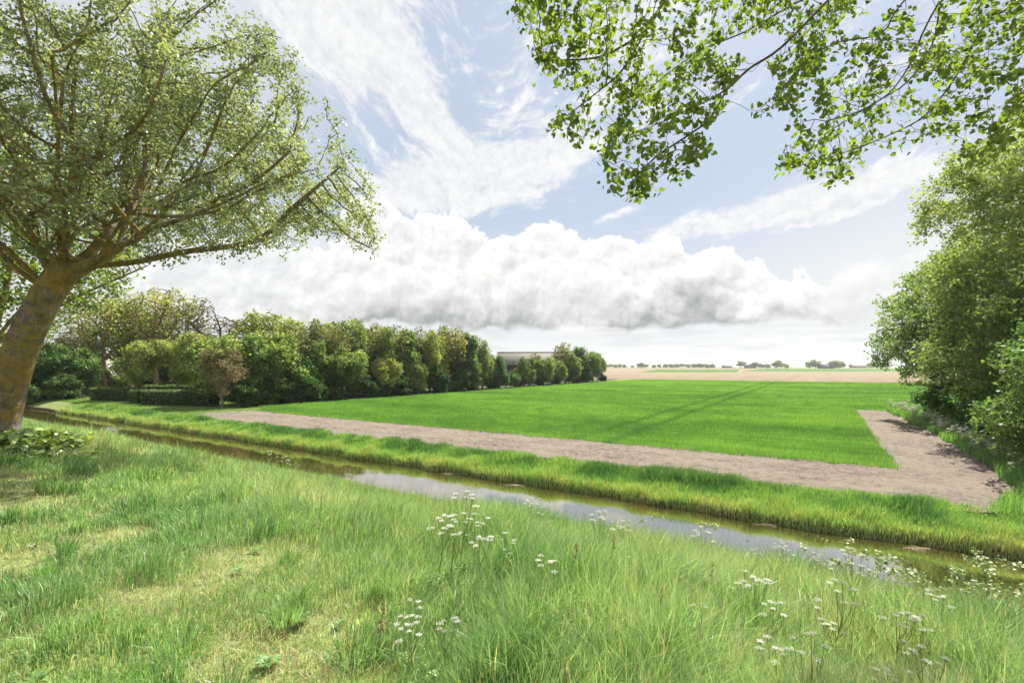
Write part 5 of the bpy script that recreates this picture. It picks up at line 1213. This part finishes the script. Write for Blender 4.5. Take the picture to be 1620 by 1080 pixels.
# sorrel and a few dry stalks
m_sor = simple('sorrel', (0.22, 0.13, 0.08), 0.8, 0.3, 30, 0)
def sorrel(label, px, py, h_, seed):
    X0, Y0, Z0 = on_ground(px, py); r = np.random.default_rng(seed); N = [(0, 0, 0), (0.01, 0, h_*0.5), (0.03, 0.0, h_)]; Par = [-1, 0, 1]; root = empty('sorrel', (X0, Y0, Z0)); tag(root, label, 'plant', 'sorrel spikes in the long grass')
    V, F = tubes(np.array(N, float), np.array(Par), np.array([0.004, 0.003, 0.002]), (4, 4, 4, 4)); obj('stem', mesh('stem', V, [F], m_stem), root)
    s_ = r.uniform(0.6, 1, 70); pos = np.stack([0.03*s_, s_*0, h_*s_], 1)+r.normal(0, 0.008, (70, 3)); obj('seed_head', leaves('seed_head', m_sor, pos, 0.012, T_far(), r), root)
for i, (px, py, h_, lb) in enumerate([(598, 1055, 0.32, 'reddish sorrel spike at the left of the foreground tussock'), (905, 985, 0.5, 'dark brown seed spike in the long grass, centre foreground'), (965, 960, 0.5, 'slim brown seed spike right of the dark one'), (1040, 1040, 0.4, 'reddish seed spike near the bottom, right of centre'), (1120, 1000, 0.45, 'brown seed spike left of the right-hand cow parsley')]): sorrel(lb, px, py, h_, 400+i)
# broad-leaved weeds low in the turf
m_weed = leafmat('weed_leaf', [(0, (0.08, 0.17, 0.05)), (0.6, (0.17, 0.28, 0.08)), (1, (0.26, 0.34, 0.11))], 0.35, 0.015, 0.5); wp = []
for s_ in range(3):
    r = np.random.default_rng(700+s_); k = 9+3*s_; a = np.arange(k)*2.4; V = []; F = []
    for j in range(k):
        L = r.uniform(0.06, 0.13); w_ = L*0.22; c_, q_ = math.cos(a[j]), math.sin(a[j]); b0 = len(V)
        for t_, ww, zz in ((0.05, 0.12, 0.005), (0.4, 0.9, 0.028), (0.75, 0.9, 0.038), (1.0, 0.08, 0.028)):
            for sd in (-1, 0, 1): V.append((c_*L*t_-q_*sd*w_*ww, q_*L*t_+c_*sd*w_*ww, zz+abs(sd)*0.006))
        for i_ in range(3): F += [(b0+i_*3, b0+i_*3+1, b0+i_*3+4, b0+i_*3+3), (b0+i_*3+1, b0+i_*3+2, b0+i_*3+5, b0+i_*3+4)]
    wp.append(mesh('broadleaf_weed', V, [F], m_weed, {'v': np.repeat(r.uniform(0, 1, k), 12)}, True))
for i in range(70):
    Yw = 2.2*(9/2.2)**ro5.uniform(); X0 = ro5.uniform(-1.05, 0.1)*Yw; uu_, vv_ = uv_of(X0, Yw)
    if vv_ > -11.5: continue
    o = obj('broadleaf_weed', wp[i % 3], None, (X0, Yw, float(ground(X0, Yw))+0.02)); o.rotation_euler = (0.1, 0, i*1.9); o.scale = (0.4+0.35*ro5.uniform(),)*3
    tag(o, 'small low rosette of broad weed leaves in the short turf at the lower left', 'weed', 'broad-leaved weeds in the short turf')
# buttercups
m_but = simple('buttercup_petal', (0.75, 0.48, 0.02), 0.4, 0.1, 30, 0, 0.5); bc = None
for i, (px, py) in enumerate([(1484, 985), (1455, 998), (1520, 992), (1500, 1010), (1437, 1015), (1255, 968), (1560, 1000), (1402, 1000), (1480, 1022), (930, 985)]):
    X0, Y0, Z0 = on_ground(px, py)
    if bc is None:
        bc = empty('buttercup', (X0, Y0, Z0)); V, F = tubes(np.array([(0, 0, 0), (0.01, 0, 0.2), (0.02, 0, 0.36)]), np.array([-1, 0, 1]), np.array([0.0015]*3), (4, 4, 4, 4)); obj('stem', mesh('stem', V, [F], m_stem), bc)
        V = []; F = []
        for j in range(5):
            a = j*2*PI/5; c_, s_ = math.cos(a), math.sin(a); b0 = len(V)
            for rr, w_, z_ in ((0.001, 0.002, 0), (0.007, 0.006, 0.004), (0.012, 0.004, 0.010)):
                V += [(0.02+c_*rr-s_*w_, s_*rr+c_*w_, 0.36+z_), (0.02+c_*rr+s_*w_, s_*rr-c_*w_, 0.36+z_)]
            F += [(b0, b0+1, b0+3, b0+2), (b0+2, b0+3, b0+5, b0+4)]
        obj('petals', mesh('petals', V, [F], m_but), bc); o = bc
    else: o = copy_tree(bc)
    o.location = (X0, Y0, Z0); o.rotation_euler = (0, 0, i*1.1); tag(o, 'tiny yellow buttercup in the long grass of the slope', 'flower', 'buttercups in the long grass')
# dead reed stalks floating by the far bank
m_reed = simple('dead_reed', (0.36, 0.29, 0.18), 0.8, 0.25, 20, 0)
for i, (px, py, lb) in enumerate([(1450, 868, 'pale dead reeds floating by the far bank near the right edge'), (815, 767, 'pale dead reeds floating by the far bank in mid ditch'), (1215, 828, 'small raft of dead reeds under the far bank, between the other two'), (708, 749, 'thin dead reeds floating in the narrower left reach of the ditch')]):
    Yw = (CAM_Z-WATER_Z)*FPX/(py-579); X0 = (px-810)/FPX*Yw; r = np.random.default_rng(500+i); V = []; N = []; Par = []
    for q in range(11):
        a = math.atan2(EU[1], EU[0])+r.normal(0, 0.35); L = r.uniform(0.15, 0.5); x0, y0 = r.normal(0, 0.14), r.normal(0, 0.07); N += [(x0-math.cos(a)*L/2, y0-math.sin(a)*L/2, 0.008), (x0, y0, 0.014), (x0+math.cos(a)*L/2, y0+math.sin(a)*L/2, 0.010)]; Par += [-1, len(N)-3, len(N)-2]
    V, F = tubes(np.array(N), np.array(Par), np.full(len(N), 0.006), (5, 5, 5, 5)); o = obj('floating_reeds', mesh('floating_reeds', V, [F], m_reed), None, (X0, Yw, WATER_Z)); tag(o, lb, 'reeds', 'dead reeds on the water')

# ---------------------------------------------------------------- the air
HAZE = True
if HAZE:
    V, F = box(-4300, 4300, -4300, 4300, -3.0, 34.0)
    m, t = newmat('haze'); pv_ = t.nodes.new('ShaderNodeVolumePrincipled'); pv_.inputs['Color'].default_value = (0.93, 0.96, 1.0, 1); pv_.inputs['Density'].default_value = 0.00014; pv_.inputs['Anisotropy'].default_value = 0.3
    o_ = t.nodes.new('ShaderNodeOutputMaterial'); t.links.new(pv_.outputs[0], o_.inputs['Volume'])
    hz = obj('haze', mesh('haze', V, [F], m)); tag(hz, 'thin pale summer haze', 'haze', None, 'stuff'); m.cycles.homogeneous_volume = True if hasattr(m.cycles, 'homogeneous_volume') else True
